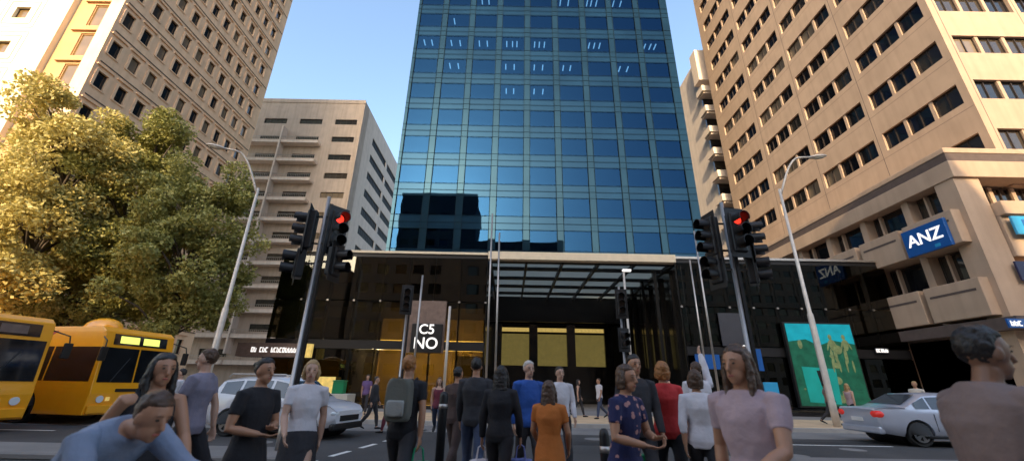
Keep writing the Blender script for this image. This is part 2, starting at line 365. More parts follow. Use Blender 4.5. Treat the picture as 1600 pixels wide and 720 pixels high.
# brown block with balconies, centre left
b = empty('balcony_block', (-38, 60, 0), 'brown concrete block with balconies and narrow slot windows behind the street lamp', 'building')
off = Vector((38, -60, 0)); mb = MB(); zr = [(43.9 - 3.57 * k, 44.95 - 3.57 * k) for k in range(12)]
gs = [(-44.1, -40.1), (-37.85, -33.9), (-31.6, -27.75)]; lg = [(-50.3, -46.3)]
skin(mb, 'Y', 60, 1, .5, -56, -26.85, 0, 49, gs + lg, zr)
mb.box(-56, -27.35, 60.9, 95, 0, 48.6)
mb.box(-27.35, -26.85, 60.5, 62.2, 0, 49)
mb.box(-56.1, -26.8, 59.9, 60, 48.4, 49.15)
mb.box(-27.36, -27.16, 59.95, 60, 10, 48)
mb.build('front_wall', M['conc_mid'], b, loc=off)
sm = MB(); zsd = [(a - .25, c + .25) for a, c in zr]
skin(sm, 'X', -26.85, -1, .5, 62.2, 95, 0, 49, [(65.9 + 9.7 * i, 74.6 + 9.7 * i) for i in range(3)], zsd)
sm.build('side_wall', M['conc_mid_side'], b, loc=off)
windows(b, win_mesh('Y', 1, 4.0, 1.05, 4, 1, .06), [M['win'], M['frame']], [Vector(((u0 + u1) / 2, 60.17, (z0 + z1) / 2)) + off for u0, u1 in gs + lg for z0, z1 in zr])
windows(b, win_mesh('X', -1, 8.7, 1.55, 9, 1, .08), [M['win_side'], M['frame']], [Vector((-26.98, 70.25 + 9.7 * i, (z0 + z1) / 2)) + off for i in range(3) for z0, z1 in zsd], 'side_window')
balc = MB(); balc.box(-3.15, 3.15, -1.3, 0, 0, .42); balc.box(-3.15, 3.15, -1.3, -1.24, .5, .56); balc.box(-3.15, 3.15, -1.25, -1.22, .42, .5)
for i in range(22): balc.box(-3.12 + i * .295, -3.09 + i * .295, -1.28, -1.25, .56, 1.1, 1)
balc.box(-3.15, 3.15, -1.3, -1.22, 1.1, 1.16, 1)
bme = balc.mesh('balcony', [M['conc_mid_side'], M['steel']])
for k in range(1, 12):
    for x in (-36.3, -42.9, -49.4): inst(bme, 'balcony', b, Vector((x, 60, 43.9 - 3.57 * k - 1.05)) + off)
vm = MB().box(-39.75, -39.5, 58.6, 60, 5, 42.5); vm.build('fin', M['conc_mid_side'], b, loc=off)
rm = MB(); rm.box(-44, -36, 70, 80, 48.6, 51.0); rm.tube([(-36.6, 62, 48.6), (-36.6, 62, 50.3)], .06); rm.build('roof_plant', M['conc_mid'], b, loc=off)

# ---- blue glass tower
b = empty('glass_tower', (3.4, 37, 0), 'tall blue glass office tower in the centre above the dark podium', 'building')
off = Vector((-3.4, -37, 0)); X0, X1, Y0, HT = -12.1, 18.8, 37., 78
us = spans(-11.75, 3.37, 2.7, 9); zs = [(24.3 + 3.55 * k, 26.4 + 3.55 * k) for k in range(-4, 15)]
sp = MB()                                                       # spandrels
zprev = 9.7
for z0, z1 in zs + [(HT, HT)]:
    sp.box(X0 + .02, X1 - .02, Y0 + .06, Y0 + .29, zprev, z0 - .003)
    zprev = z1 + .003
sp.build_split('spandrel', M['spandrel'], b, loc=off)
cm = MB(); prev = X0
for i in range(10):
    nx = us[i][0] if i < 9 else X1
    cm.box(prev + .003, nx - .003, Y0, Y0 + .3, 9.7, HT); prev = us[i][1] if i < 9 else X1
cm.build_split('column', M['tband'], b, loc=off)
mu = MB()
for u0, u1 in us:
    for x in (u0, u1): mu.box(x - .03, x + .03, Y0 - .045, Y0 - .002, 9.7, HT)
for z0, z1 in zs:
    for z in (z0, z1, z0 - .75): mu.box(X0, X1, Y0 - .03, Y0 - .001, z - .013, z + .013)
mu.build('mullion', M['tframe'], b, loc=off)
sd_ = MB(); sd_.box(X0, X0 + .2, Y0 + .3, 66, 9.7, HT); sd_.box(X1 - .2, X1, Y0 + .3, 66, 9.7, HT); sd_.box(X0 + .2, X1 - .2, 65.8, 66, 9.7, HT); sd_.box(X0, X1, Y0, 66, HT, HT + .4)
sd_.build('side_wall', M['tband'], b, loc=off)
cr = MB(); cr.box(X0 + 4, X1 - 4, Y0 + 5.5, 62, 0, HT - 1)
for z0, z1 in zs: cr.box(X0 + .25, X1 - .25, Y0 + .32, 65.7, z0 - .75, z0 - .35)      # floor plates
cr.build('core', M['core'], b, loc=off)
tw = MB(); tw.pbox('Y', .07, .1, -1.35, 1.35, -1.05, 1.05, 0)
windows(b, tw, [M['tglass']], [Vector(((u0 + u1) / 2, Y0, (z0 + z1) / 2)) + off for u0, u1 in us for z0, z1 in zs], limit=100, key=lambda p: (Vector(p) - off).length)
lit = {2: (3, 4), 3: (1, 3, 4, 5, 7), 4: (0, 1, 2, 3, 4, 6, 8), 5: (1,), 6: (5, 6, 7, 2)}
lt = MB()
for k, ii in lit.items():
    for i in ii:
        n = random.choice((2, 2, 3)) if k != 5 else 1
        for j in range(n):
            x = us[i][0] + .5 + j * (1.9 / n) + random.uniform(-.05, .1); z = 26.4 + 3.55 * k - .12
            lt.box(x, x + .13, Y0 + .6, Y0 + 1.5, z, z + .05)
lt.build_split('ceiling_light', M['lamp'], b, loc=off)

# ---- podium
b = empty('podium', (0, 25, 0), 'two-storey black glass podium with a deep skylit entrance', 'building')
off = Vector((0, -25, 0)); PT = 9.45
def wing(x0, x1, y0=25., y1=36.9):
    g = MB(); n = max(1, round((x1 - x0) / 1.55)); w = (x1 - x0) / n
    fr = MB()
    for i in range(n):
        for z0, z1 in ((.35, 3.3), (3.9, 6.2), (6.25, 9.05)):
            g.box(x0 + i * w + .012, x0 + (i + 1) * w - .012, y0, y0 + .02, z0, z1)
    for i in range(n + 1):
        fr.box(x0 + i * w - .05, x0 + i * w + .05, y0 + .15, y0 + .35, .13, 9.05)
    fr.box(x0, x1, y0 + .03, y0 + .4, 3.35, 3.85); fr.box(x0, x1, y0 + .02, y0 + .12, .13, .33); fr.box(x0, x1, y0 + .03, y1, 9.06, 9.3)
    fr.box(x0, x1, y0 + .45, y1, 5.9, 6.2)
    g.build('glazing', M['podglass'], b, loc=off); fr.build('glazing_frame', M['black'], b, loc=off)
    f = MB(); f.box(x0 - .02, x1 + .02, y0 - .08, y0 + .3, 9.3, PT); f.build('roof_edge', M['cream'] if x0 < 0 else M['alu'], b, loc=off)
    sp_ = MB()                                                 # spider fittings
    for i in range(n + 1):
        for z in (6.22,): sp_.box(x0 + i * w - .06, x0 + i * w + .06, y0 - .03, y0 - .003, z - .05, z + .06)
    sp_.build_split('glass_fitting', M['steel'], b, loc=off)
wing(-14.6, -1.55); wing(10.6, 24.0 - .02)
rf = MB(); rf.box(-14.6, -1.5, 25.4, 36.9, 9.3, 9.42); rf.box(10.6, 23.9, 25.4, 36.9, 9.3, 9.42)
rf.box(-14.6, -14.5, 25.05, 36.9, 6.3, 9.28); rf.box(-14.6, -14.5, 26, 36.9, .13, 6.2)
rf.box(23.85, 23.95, 25.05, 36.9, .13, 9.28)
rf.build_split('roof', M['black'], b, loc=off)
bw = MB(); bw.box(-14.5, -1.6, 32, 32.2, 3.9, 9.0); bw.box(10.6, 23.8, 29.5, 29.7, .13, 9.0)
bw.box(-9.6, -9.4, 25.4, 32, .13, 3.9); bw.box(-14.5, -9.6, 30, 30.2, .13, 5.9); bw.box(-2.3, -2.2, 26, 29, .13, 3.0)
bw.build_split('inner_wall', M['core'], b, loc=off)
yw = MB(); yw.box(-9.3, -1.7, 30, 30.2, .13, 5.9); yw.box(-9.0, -8.2, 26.5, 26.8, .13, 3.0); yw.box(-3.4, -1.7, 27.4, 27.6, .13, 3.2)
yw.build_split('ochre_inner_wall', M['interior_y'], b, loc=off)
# ceiling downlights of the shop
dl = MB()
for i in range(13):
    for j in range(2):
        x = -14 + i * .98 + random.uniform(-.3, .3); y = 26.2 + j * 1.8 + random.uniform(-.3, .3)
        dl.box(x, x + random.choice((.12, .3)), y, y + .1, 3.84, 3.88)
dl.build_split('downlight', M['lampsoft'], b, loc=off)
for i_, (x_, y_, w_) in enumerate(((-8.6, 27.4, 90), (-6.2, 28.0, 120), (-3.2, 28.4, 110), (-6.5, 26.6, 60))):
    l_ = bpy.data.lights.new('shop_lamp', 'POINT'); l_.energy = w_ * .75; l_.color = (1, .8, .42); l_.shadow_soft_size = .3
    o_ = bpy.data.objects.new('shop_lamp', l_); COL.objects.link(o_); o_.location = (x_, y_, 2.9)
# entrance frame: cream beam, side returns, skylight with beams
cb = MB(); cb.box(-1.5, 10.55, 24.8, 25.3, 9.0, 9.52); cb.build('entrance_beam', M['cream'], b, bevel=.02, loc=off)
bm_ = MB()
for y in (25.3, 27.0, 29.6, 32.2, 34.8): bm_.box(-1.4, 10.5, y + .0, y + .28, 8.93, 9.12)
for i in range(6): bm_.box(-1.42 + i * 2.36, -1.3 + i * 2.36, 25.3, 37, 8.88, 9.1)
bm_.box(-1.5, 10.5, 36.9, 37.3, 6.9, 9.6); bm_.build_split('skylight_beam', M['black'], b, loc=off)
sk = MB()
for j, (ya, yb) in enumerate(((25.6, 26.98), (27.3, 29.58), (29.9, 32.18), (32.5, 34.78), (35.1, 36.88))):
    for i in range(5): sk.box(-1.28 + i * 2.36, .92 + i * 2.36, ya, yb, 9.13, 9.15)
sk.build_split('skylight_glass', M['skylight'], b, loc=off)
en = MB(); en.box(-1.6, -1.5, 25.05, 38, .13, 9.28); en.box(10.5, 10.6, 25.05, 38, .13, 9.28)
for i in range(6): en.box(10.3, 10.5, 25.6 + i * 2.1, 25.9 + i * 2.1, .13, 8.7)
for x in (-1.5, 1.76, 5.18, 8.6): en.box(x, x + .75, 37.8, 38.2, .13, 6.95)
en.box(-1.5, 10.5, 37.85, 38.2, 6.75, 9.0); en.box(-1.5, 10.5, 37.9, 38.2, .13, 3.15)
for i in range(4): en.box(9.4, 9.6, 26 + 2.6 * i, 26.3 + 2.6 * i, .13, 8.7)
en.build('entrance_frame', M['blackglass'], b, loc=off)
for x0, x1 in ((-.74, 1.75), (2.52, 5.17), (5.94, 8.59)):
    MB().box(x0, x1, 38.05, 38.1, 3.2, 5.95).build('lit_window', M['blindlit'], b, loc=off)
    MB().box(x0, x1, 38.0, 38.06, 6.15, 6.5).build('window_strip_light', M['poster'], b, loc=off)
dp = MB(); dp.box(12.7, 14.25, 24.85, 24.93, 3.9, 5.85); dp.build('slate_panel', M['darkpanel'], b, loc=off)
for x_ in (12.2, 15.3, 18.6, 21.9): MB().box(x_, x_ + .18, 26.5, 26.6, 3.86, 3.9).build('downlight', M['lampsoft'], b, loc=off)  # lights added to relieve the dark right wing; no lamps known there
# column sign with numerals
s = empty('number_sign', (-4.95, 24.5, 0), 'brown column panel with black box sign and white characters on the podium', 'sign')
MB().box(-1.25, 1.05, .1, .35, 3.15, 6.2).build('panel', M['brown_panel'], s)
MB().box(-.85, .95, -.15, .09, 3.15, 4.8).build('sign_box', M['black'], s, bevel=.03)
text('C5', .78, s, (.05, -.17, 4.45), (R(90), 0, 0), M['whitesign']); text('NO', .9, s, (.05, -.17, 3.65), (R(90), 0, 0), M['whitesign'])
s = empty('brand_sign', (13.7, 24.8, 3.78), 'small white lettered sign below the slate panel', 'sign')
MB().box(-.62, .62, .0, .05, -.22, .22).build('backing', M['darkpanel'], s); text('BOSS', .45, s, (0, -.015, 0), (R(90), 0, 0), M['whitesign'])
def strokes(mb, x0, x1, z0, z1, y, n, dy=.02):
    w = (x1 - x0) / n
    for i in range(n):
        if random.random() < .12: continue
        a = x0 + i * w
        mb.box(a, a + w * .22, y, y + dy, z0, z1); k = random.random()
        if k < .6: mb.box(a + w * .22, a + w * .75, y, y + dy, z1 - (z1 - z0) * .2, z1)
        if k > .3: mb.box(a + w * .22, a + w * .75, y, y + dy, z0, z0 + (z1 - z0) * .2)
        if k > .5: mb.box(a + w * .55, a + w * .77, y, y + dy, z0 + (z1 - z0) * .2, z1 - (z1 - z0) * .2)
s = empty('shop_fascia', (-13.5, 24.4, 3.15), 'brown shop fascia with a row of white letters left of the podium', 'sign')
MB().box(-2.3, 1.75, 0, .6, -.38, .38).build('fascia_board', M['brown_panel'], s)
mb = MB(); strokes(mb, -1.45, 1.35, -.14, .14, -.02, 17); mb.build('lettering', M['whitesign'], s)
tag(MB().box(-11.75, -11.35, 24.1, 24.35, 2.75, 3.5).build('box_sign', M['poster']), 'small upright yellow box sign beside the shop fascia', 'sign')
s = empty('shop_plate', (22.15, 24.85, 3.8), 'tiny white lettered plate right of the teal screen', 'sign')
MB().box(-.4, .4, 0, .05, -.14, .14).build('plate', M['darkpanel'], s); mb = MB(); strokes(mb, -.36, .36, -.1, .1, -.02, 5); mb.build('lettering', M['whitesign'], s)
tag(MB().box(10.7, 12.1, 24.3, 24.36, 2.55, 3.35).build('blue_banner', M['blue_sign']), 'wide blue banner hanging right of the entrance', 'banner')
tag(MB().box(13.85, 14.5, 24.2, 24.26, 2.5, 3.7).build('blue_flag', M['blue_sign']), 'small blue flag sign behind the slim double pole', 'sign')
tag(MB().box(14.3, 15.1, 24.2, 24.3, .13, 1.9).build('blue_board', M['cyan_sign'], bevel=.02), 'pale blue standing board beside the teal screen', 'sign')
# teal advertising screen
s = empty('advertising_screen', (18.45, 24.6, 0), 'large glowing teal advertising screen with figures on the right wing', 'screen')
MB().box(-2.05, 2.05, .05, .3, .6, 5.35).build('casing', M['black'], s, bevel=.02)
MB().box(-1.95, 1.95, .02, .049, .7, 5.25).build('screen', M['dgreen'], s)
MB().prism([(-1.95, .0, 5.25), (-1.95, 0, 4.2), (-.9, 0, 4.35), (-.2, 0, 4.0), (.7, 0, 4.3), (1.95, 0, 4.1), (1.95, 0, 5.25)], (0, .019, 0)).build('screen_sky', M['cyan'], s)
MB().prism([(-1.5, .0, 2.8), (-1.45, 0, .9), (.3, 0, .8), (.45, 0, 2.7)], (0, .019, 0)).build('screen_water', M['teal'], s)
for x, k_ in ((.55, 1), (1.35, -1)):
    m_ = MB(); m_.ell((x, -.006, 4.5), (.11, .005, .15)); m_.ell((x + .03, -.006, 4.05), (.16, .005, .33)); m_.ell((x + .1 * k_, -.0062, 3.45), (.1, .005, .42)); m_.ell((x - .12, -.0058, 3.4), (.09, .005, .42))
    m_.ell((x + .18, -.006, 2.85), (.06, .005, .35)); m_.ell((x - .2, -.0061, 2.85), (.055, .005, .35)); m_.ell((x - .2, -.0057, 4.0), (.05, .005, .32), rot=Matrix.Rotation(.35, 3, 'Y')); m_.ell((x + .24, -.0059, 4.05), (.05, .005, .3), rot=Matrix.Rotation(-.4, 3, 'Y')); m_.build('screen_figure', M['fig'], s)
for q_ in range(26):
    xx = random.uniform(-1.8, 1.8); zz = random.uniform(1., 4.1); MB().ell((xx, .012, zz), (random.uniform(.08, .35), .006 + q_ * .0001, random.uniform(.05, .3))).build('screen_patch', M['dgreen'] if q_ % 3 else M['fig'], s)
m_ = MB(); m_.prism([(-.7, -.001, 2.6), (-.3, -.001, 2.6), (-.25, -.001, 1.6), (.0, -.001, .9), (-.35, -.001, .9), (-.6, -.001, 1.8)], (0, -.01, 0)); m_.build('screen_shadow_figure', M['black'], s)

# ---- tan office block, right
b = empty('tan_office_block', (28, 20, 0), 'tan concrete office block with long window bands and a lower podium, right side', 'building')
off = Vector((-28, -20, 0)); mb = MB(); HA = 66
zs = [(14.75 + 3.62 * k, 16.2 + 3.62 * k) for k in range(0, 14)]
us = [(20.45 + 6.2 * i, 25.9 + 6.2 * i) for i in range(4)]; ub = [(39.3, 45.2)]; us = us[:3] + ub
skin(mb, 'X', 28, 1, .55, 20, 46.5, 12.4, HA, us, zs)
uf = [(28.6 + 1.85 * 3 * i + .0, 28.6 + 1.85 * 3 * i + 5.1) for i in range(4)]
skin(mb, 'Y', 20, 1, .55, 28.55, 52, 12.4, HA, [(a + .02, c) for a, c in uf], zs)
mb.box(28.6, 52, 20.6, 46.5, 12, HA)
mb.build('wall', M['conc_anz'], b, loc=off)
def tri(ax, s, w, h, n=3):                                      # a band of n windows parted by concrete piers
    m_ = MB(); pw = .22; ww = (w - pw * (n - 1)) / n
    for i in range(n):
        c = -w / 2 + ww / 2 + i * (ww + pw)
        m_.pbox(ax, .06 * s, .1 * s, c - ww / 2, c + ww / 2, -h / 2, h / 2, 0)
        for a in (c - ww / 2, c - .03, c + ww / 2 - .06): m_.pbox(ax, 0, .058 * s, a, a + .06, -h / 2, h / 2, 1)
        for a in (-h / 2, h / 2 - .06): m_.pbox(ax, -.002 * s, .057 * s, c - ww / 2, c + ww / 2, a, a + .06, 1)
        if i < n - 1: m_.pbox(ax, -.1 * s, .1 * s, c + ww / 2, c + ww / 2 + pw, -h / 2, h / 2, 2)
    return m_
windows(b, tri('X', 1, 5.45, 1.45), [M['win_anz'], M['frame'], M['conc_anz']], [Vector((28.17, (u0 + u1) / 2, (z0 + z1) / 2)) + off for u0, u1 in us[:3] for z0, z1 in zs])
windows(b, tri('X', 1, 5.9, 1.45), [M['win_anz'], M['frame'], M['conc_anz']], [Vector((28.17, 42.25, (z0 + z1) / 2)) + off for z0, z1 in zs])
windows(b, tri('Y', 1, 5.08, 1.45), [M['win'], M['frame'], M['conc_anz']], [Vector(((u0 + u1) / 2 + .01, 20.17, (z0 + z1) / 2)) + off for u0, u1 in uf for z0, z1 in zs], 'front_window')
jm = MB()
for y in (26.38, 32.38, 38.65): jm.box(27.997, 28.0, y - .02, y + .02, 14.4, HA)
for k in range(14): jm.box(27.997, 28.0, 20.05, 46.4, 17.9 + 3.62 * k, 17.92 + 3.62 * k)
for x in (28.45, 33.9, 39.5): jm.box(x - .02, x + .02, 19.997, 20.0, 14.4, HA)
tag(jm.build('panel_joint', M['conc_dark'], b, loc=off), kind='stuff')
# canopy slab round the podium top
cp = MB(); cp.box(23.98, 52, 19.3, 46, 12.5, 13.5); cp.box(23.98, 52, 19.3, 46, 14.0, 14.32); cp.build('canopy', M['conc_anz'], b, bevel=.03, loc=off)
cd = MB(); cd.box(24.02, 52, 19.34, 46, 13.503, 13.997); cd.build('canopy_shade_band', M['conc_dark'], b, loc=off)  # dark, nearly flush band painted in place of a shaded recess
# podium storeys
pd = MB(); pd.box(25.0, 52, 20.6, 46, 4.9, 12.5)
pd.box(24.05, 25.45, 19.45, 20.5, 4.9, 12.5)                    # corner pier
for y in (22.75, 25.95, 29.2, 32.4): pd.box(24.35, 25, y - .22, y + .22, 4.9, 12.5)
for x in (29.5, 33.5, 37.5): pd.box(x, x + .8, 19.8, 20.6, 4.9, 12.5)
pd.build('podium_wall', M['conc_anz'], b, loc=off)
bx = MB()
for z0, z1 in ((8.9, 10.75), (5.1, 7.0)):
    for y0, y1 in ((19.75, 22.65), (22.95, 25.85), (26.2, 29.1), (29.4, 32.3)):
        bx.box(23.55, 24.98, y0, y1, z0, z1)
bx.box(25.5, 29.6, 19.0, 20.5, 10.2, 10.95); bx.box(25.5, 29.6, 19.3, 20.5, 8.0, 10.2); bx.box(29.7, 33, 19.0, 20.5, 8.4, 10.95)
bx.box(25.5, 29.6, 19.0, 20.5, 4.95, 6.2); bx.box(29.9, 33.2, 19.0, 20.5, 4.95, 6.2)
bx.build_split('spandrel_box', M['conc_anz'], b, bevel=.03, loc=off)
bl = MB()
for z0, z1 in ((8.9, 10.75), (5.1, 7.0)):
    for y0, y1 in ((19.75, 22.65), (22.95, 25.85), (26.2, 29.1), (29.4, 32.3)):
        bl.box(23.535, 23.548, y0 + .25, y1 - .25, z1 - .62, z1 - .5)
bl.build_split('box_groove', M['conc_dark'], b, loc=off)
for z in (7.95, 11.6):
    for y in (21.2, 24.35, 27.6, 30.8):
        w_ = win_mesh('X', 1, 2.4, 1.75, 1, 1, .07); w_.pbox('X', -.2, .028, .5, .62, -.87, .87, 2)
        w_.build('podium_window', [M['win_anz'], M['frame'], M['conc_anz']], b, loc=Vector((24.85, y, z)) + off)
for x in (27.5, 31.6): tri('Y', 1, 3.6, 1.3).build('podium_window', [M['win_anz'], M['frame'], M['conc_anz']], b, loc=Vector((x, 20.35, 11.7)) + off)
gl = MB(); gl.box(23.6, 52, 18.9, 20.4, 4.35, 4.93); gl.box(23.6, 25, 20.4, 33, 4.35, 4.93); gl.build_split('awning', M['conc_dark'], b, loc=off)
gr = MB(); gr.box(25.2, 52, 21.5, 46, .13, 4.3); gr.box(25.2, 52, 21.5, 33, .13, 4.3); gr.build('shopfront', M['blackglass'], b, loc=off)
pc = MB(); pc.box(24.1, 24.9, 19.6, 20.4, .13, 4.35); pc.box(24.2, 24.8, 25.8, 26.4, .13, 4.35); pc.box(28.6, 29.4, 19.3, 20.1, .13, 4.35); pc.build_split('pillar', M['conc_anz'], b, loc=off)
s = empty('bank_sign', (23.35, 21.4, 9.6), 'blue lit bank sign with white letters ANZ on the corner box', 'sign')
MB().box(0, .18, -1.3, 1.2, -.75, .8).build('sign_box', M['blue_sign'], s, bevel=.02)
text('ANZ', .95, s, (-.015, -.05, .08), (R(90), 0, R(-90)), M['whitesign'], depth=.012)
MB().box(-.01, 0, -.75, -.45, -.62, -.45).build('emblem', M['cyan_sign'], s)
s = empty('blue_wall_sign', (26.9, 18.95, 9.55), 'pale blue sign with white bars on the sunlit front', 'sign')
MB().box(-1.3, 1.9, 0, .12, -.5, .5).build('sign_box', M['cyan_sign'], s, bevel=.02); MB().box(-.85, -.35, -.012, 0, -.3, .3).build('blue_square', M['blue_sign'], s)
mb = MB(); strokes(mb, -.25, 1.7, -.25, .25, -.02, 5); mb.build('lettering', M['whitesign'], s)
s = empty('navy_wall_sign', (26.2, 19.2, 7.2), 'dark navy sign starting with a white F below the pale blue one', 'sign')
MB().box(-1.1, 1.9, 0, .1, -.5, .5).build('sign_box', M['navy'], s, bevel=.02); text('F-', .8, s, (-.45, -.015, 0), (R(90), 0, 0), M['white'])
s = empty('blue_shop_sign', (23.9, 18.8, 4.55), 'small blue and white sign under the dark awning edge', 'sign')
MB().box(-.9, .9, 0, .08, -.2, .22).build('sign_box', M['blue_sign'], s); mb = MB(); strokes(mb, -.8, -.25, -.12, .12, -.02, 3); mb.build('lettering', M['whitesign'], s)

# building with stacked balconies peeking out behind the tan block
b = empty('stacked_balcony_block', (28.7, 50, 0), 'pale block with jutting stacked balconies behind the tan office block', 'building')
off = Vector((-28.7, -50, 0)); mb = MB(); mb.box(28.9, 50, 50.6, 66, 0, 50.8); mb.box(28.0, 32, 48.9, 50.6, 45.4, 51.2)
mb.build('wall', M['conc_mid_side'], b, loc=off)
bm2 = MB(); bm2.box(28.05, 32, 48.7, 50.6, 0, 1.0); bm2.box(28.3, 32, 48.95, 50.6, -.25, 0)
me2 = bm2.mesh('balcony', [M['conc_mid_side']]); dk = MB().box(28.75, 32, 50.3, 50.58, -2.3, -.3).mesh('balcony_door', [M['win_anz']])
for k in range(12):
    inst(me2, 'balcony', b, off + Vector((0, 0, 43.4 - 3.62 * k - .2))); inst(dk, 'balcony_door', b, off + Vector((0, 0, 43.4 - 3.62 * k - .2)))
b = empty('salmon_block', (44, 75, 0), 'distant salmon coloured block in the gap right of the glass tower', 'building')
mb = MB(); skin(mb, 'Y', 0, 1, .4, -3.4, 12, 0, 39.5, spans(-2.6, 2.6, 1.3, 5), [(5 + 3.5 * k, 6.6 + 3.5 * k) for k in range(10)]); mb.box(-3.4, 12, .5, 12, 0, 39.3)
mb.build('wall', M['conc_pink'], b)
windows(b, win_mesh('Y', 1, 1.3, 1.6), [M['win_anz'], M['frame']], [Vector((-1.95 + 2.6 * i, .3, 5.8 + 3.5 * k)) for i in range(5) for k in range(10)])

# buildings across the street behind the camera: their extents are set to shade the street and show in the glass
def behind(name, x0, x1, y, z1, label, m):
    b = empty(name, ((x0 + x1) / 2, y, 0), label, 'building'); off = Vector((-(x0 + x1) / 2, -y, 0)); mb = MB()
    us = spans(x0 + 1, 3.4, 2.2, int((x1 - x0 - 1) / 3.4)); zs = [(3 + 3.6 * k, 4.9 + 3.6 * k) for k in range(int((z1 - 5) / 3.6))]
    skin(mb, 'Y', y, -1, .3, x0, x1, 0, z1, us, zs); mb.box(x0, x1, y - 14, y - .4, 0, z1 - .2); mb.build('wall', m, b, loc=off)
    g = MB()
    for u0, u1 in us:
        for a, c in zs: g.box(u0, u1, y - .38, y - .3, a, c)
    tag(g.build('windows', M['win_anz'], b, loc=off), kind='stuff')
behind("brown_office_block", -30, -9.5, -25, 50, 'brown office block mirrored in the lower left of the glass tower', M['conc_back'])
behind('low_office_block', -9.4, 13.4, -25, 37, 'lower dark block mirrored in the bottom row of the glass tower', M['conc_back'])
behind('added_low_block', -75, -31, -25, 22, 'unseen low block added to darken the reflection at the podium left', M['conc_back'])  # added out of view to hide bright low sky mirrored in the podium
behind('added_far_block', 9, 125, -62, 42, 'unseen long block added to close the sky gap reflected in the podium', M['conc_back'])  # added out of view, lengthened to cover bright sky mirrored in the podium

# ------------------------------------------------------------------ street furniture
def lamp_post(x, y, h, arm, azim, label):
    b = empty('street_lamp', (x, y, .12), label, 'street lamp', 'curved arm street lamps on the far pavement')
    m = MB(); m.tube([(0, 0, 0), (0, 0, .9), (0, 0, .95), (0, 0, h * .42), (0, 0, h * .43), (0, 0, h)], [.14, .14, .13, .12, .085, .06], 16); m.build('pole', M['galv'], b, smooth=True)
    ca, sa = math.cos(azim), math.sin(azim); pts = []
    for k in range(9):
        t = k / 8; pts.append((ca * arm * t, sa * arm * t, h - .35 + 2.0 * math.sin(t * math.pi / 2) * (1 if arm else 1)))
    pts.append((ca * (arm + .5), sa * (arm + .5), h + 1.62))
    m = MB(); m.tube(pts, [.05] * 9 + [.04], 10); m.build('arm', M['galv'], b, smooth=True)
    m = MB(); m.ell((ca * (arm + .8), sa * (arm + .8), h + 1.6), (.42, .16, .09), rot=Matrix.Rotation(azim, 3, 'Z')); m.build('lamp_head', M['galv'], b, smooth=True)
    m = MB(); m.ell((ca * (arm + .85), sa * (arm + .85), h + 1.54), (.26, .12, .07), rot=Matrix.Rotation(azim, 3, 'Z')); m.build('lamp_lens', M['planter'], b, smooth=True)
lamp_post(-12.3, 17.6, 10.0, 1.25, R(212), 'grey street lamp with curved arm between the trees and the podium')
lamp_post(13.3, 18.0, 10.7, 1.2, R(-15), 'grey street lamp with curved arm in front of the teal screen')

def signal_head(parent, x, z, yaw, n=3, lit=None, dx=0, h=.3, y=0.):
    e = bpy.data.objects.new('signal_head', None); COL.objects.link(e); e.parent = parent; e.location = (x, y, z); e.rotation_euler.z = yaw
    m = MB(); m.box(-.17, .17, -.02, .2, -h * n / 2 - .05, h * n / 2 + .05); m.build('housing', M['black'], e, bevel=.04)
    m = MB(); m.box(-.25, .25, .03, .05, -h * n / 2 - .18, h * n / 2 + .18); m.build('backing_board', M['black'], e, bevel=.01)
    for i in range(n):
        zz = h * (n - 1) / 2 - i * h
        m = MB(); m.tube([(0, -.03, zz), (0, -.021, zz)], .105, 18); m.build('lens', M['redlamp'] if lit == i else M['lens'], e, smooth=False)
        m = MB(); N_ = 14                                        # visor: open half tube
        vs = []; 
        for yy, k in ((-.02, 1), (-.3, 1)):
            for j in range(N_ + 1):
                a = R(-30) + R(240) * j / N_
                for rr in (.125, .14): vs.append((math.cos(a) * rr, yy if a > 0 or yy > -.1 else yy, zz + math.sin(a) * rr))
        fs = []; w = 2 * (N_ + 1)
        for j in range(N_):
            for s_ in (0, 1): fs.append((2 * j + s_, 2 * j + 2 + s_, w + 2 * j + 2 + s_, w + 2 * j + s_))
            fs.append((w + 2 * j, w + 2 * j + 1, w + 2 * j + 3, w + 2 * j + 2))
        m.add(vs, fs); m.build('visor', M['black'], e)
    return e
def signal(x, y, h, heads, label, tilt=0.):
    b = empty('traffic_signal', (x, y, .1), label, 'traffic light', 'traffic signals')
    m = MB(); m.tube([(0, 0, 0), (0, 0, .5), (0, 0, .52), (0, 0, h)], [.08, .08, .052, .046], 14); m.build('pole', M['steel'], b, smooth=True)
    m = MB(); m.box(.07, .14, -.035, .035, .9, h - .2); m.build('cable_duct', M['black'], b)
    for hd in heads:
        signal_head(b, *hd[:3], n=hd[3], lit=hd[4], y=hd[5] if len(hd) > 5 else 0)
        m = MB(); 
        for dz in (-.35, .35) if hd[3] == 3 else (0,): m.box(min(0, hd[0]), max(0, hd[0]), -.02, .02, hd[1] + dz - .02, hd[1] + dz + .02)
        m.build('bracket', M['black'], b)
signal(-4.65, 9.3, 5.7, [(-.4, 4.8, R(-75), 3, None), (.36, 4.8, R(50), 3, 0), (-.5, 3.95, R(-60), 2, None), (.5, 4.0, R(80), 2, None)], 'left near traffic signal with red light on a pole behind the crowd')
signal(5.3, 9.3, 5.75, [(-.45, 4.82, R(-80), 3, None), (.12, 4.85, R(8), 3, 0, -.3), (.55, 4.78, R(75), 3, None), (-.45, 4.0, R(-70), 2, None), (.55, 4.0, R(60), 2, None)], 'right near traffic signal with red light above the crowd')
signal(-4.45, 17.5, 5.2, [(0.0, 4.7, R(15), 3, None, -.25)], 'small far traffic signal beside the number sign')
signal(4.75, 17.5, 5.5, [(.0, 4.7, R(-10), 3, None, -.25), (-.0, 3.2, R(10), 2, None, -.25)], 'small far traffic signal before the entrance windows')
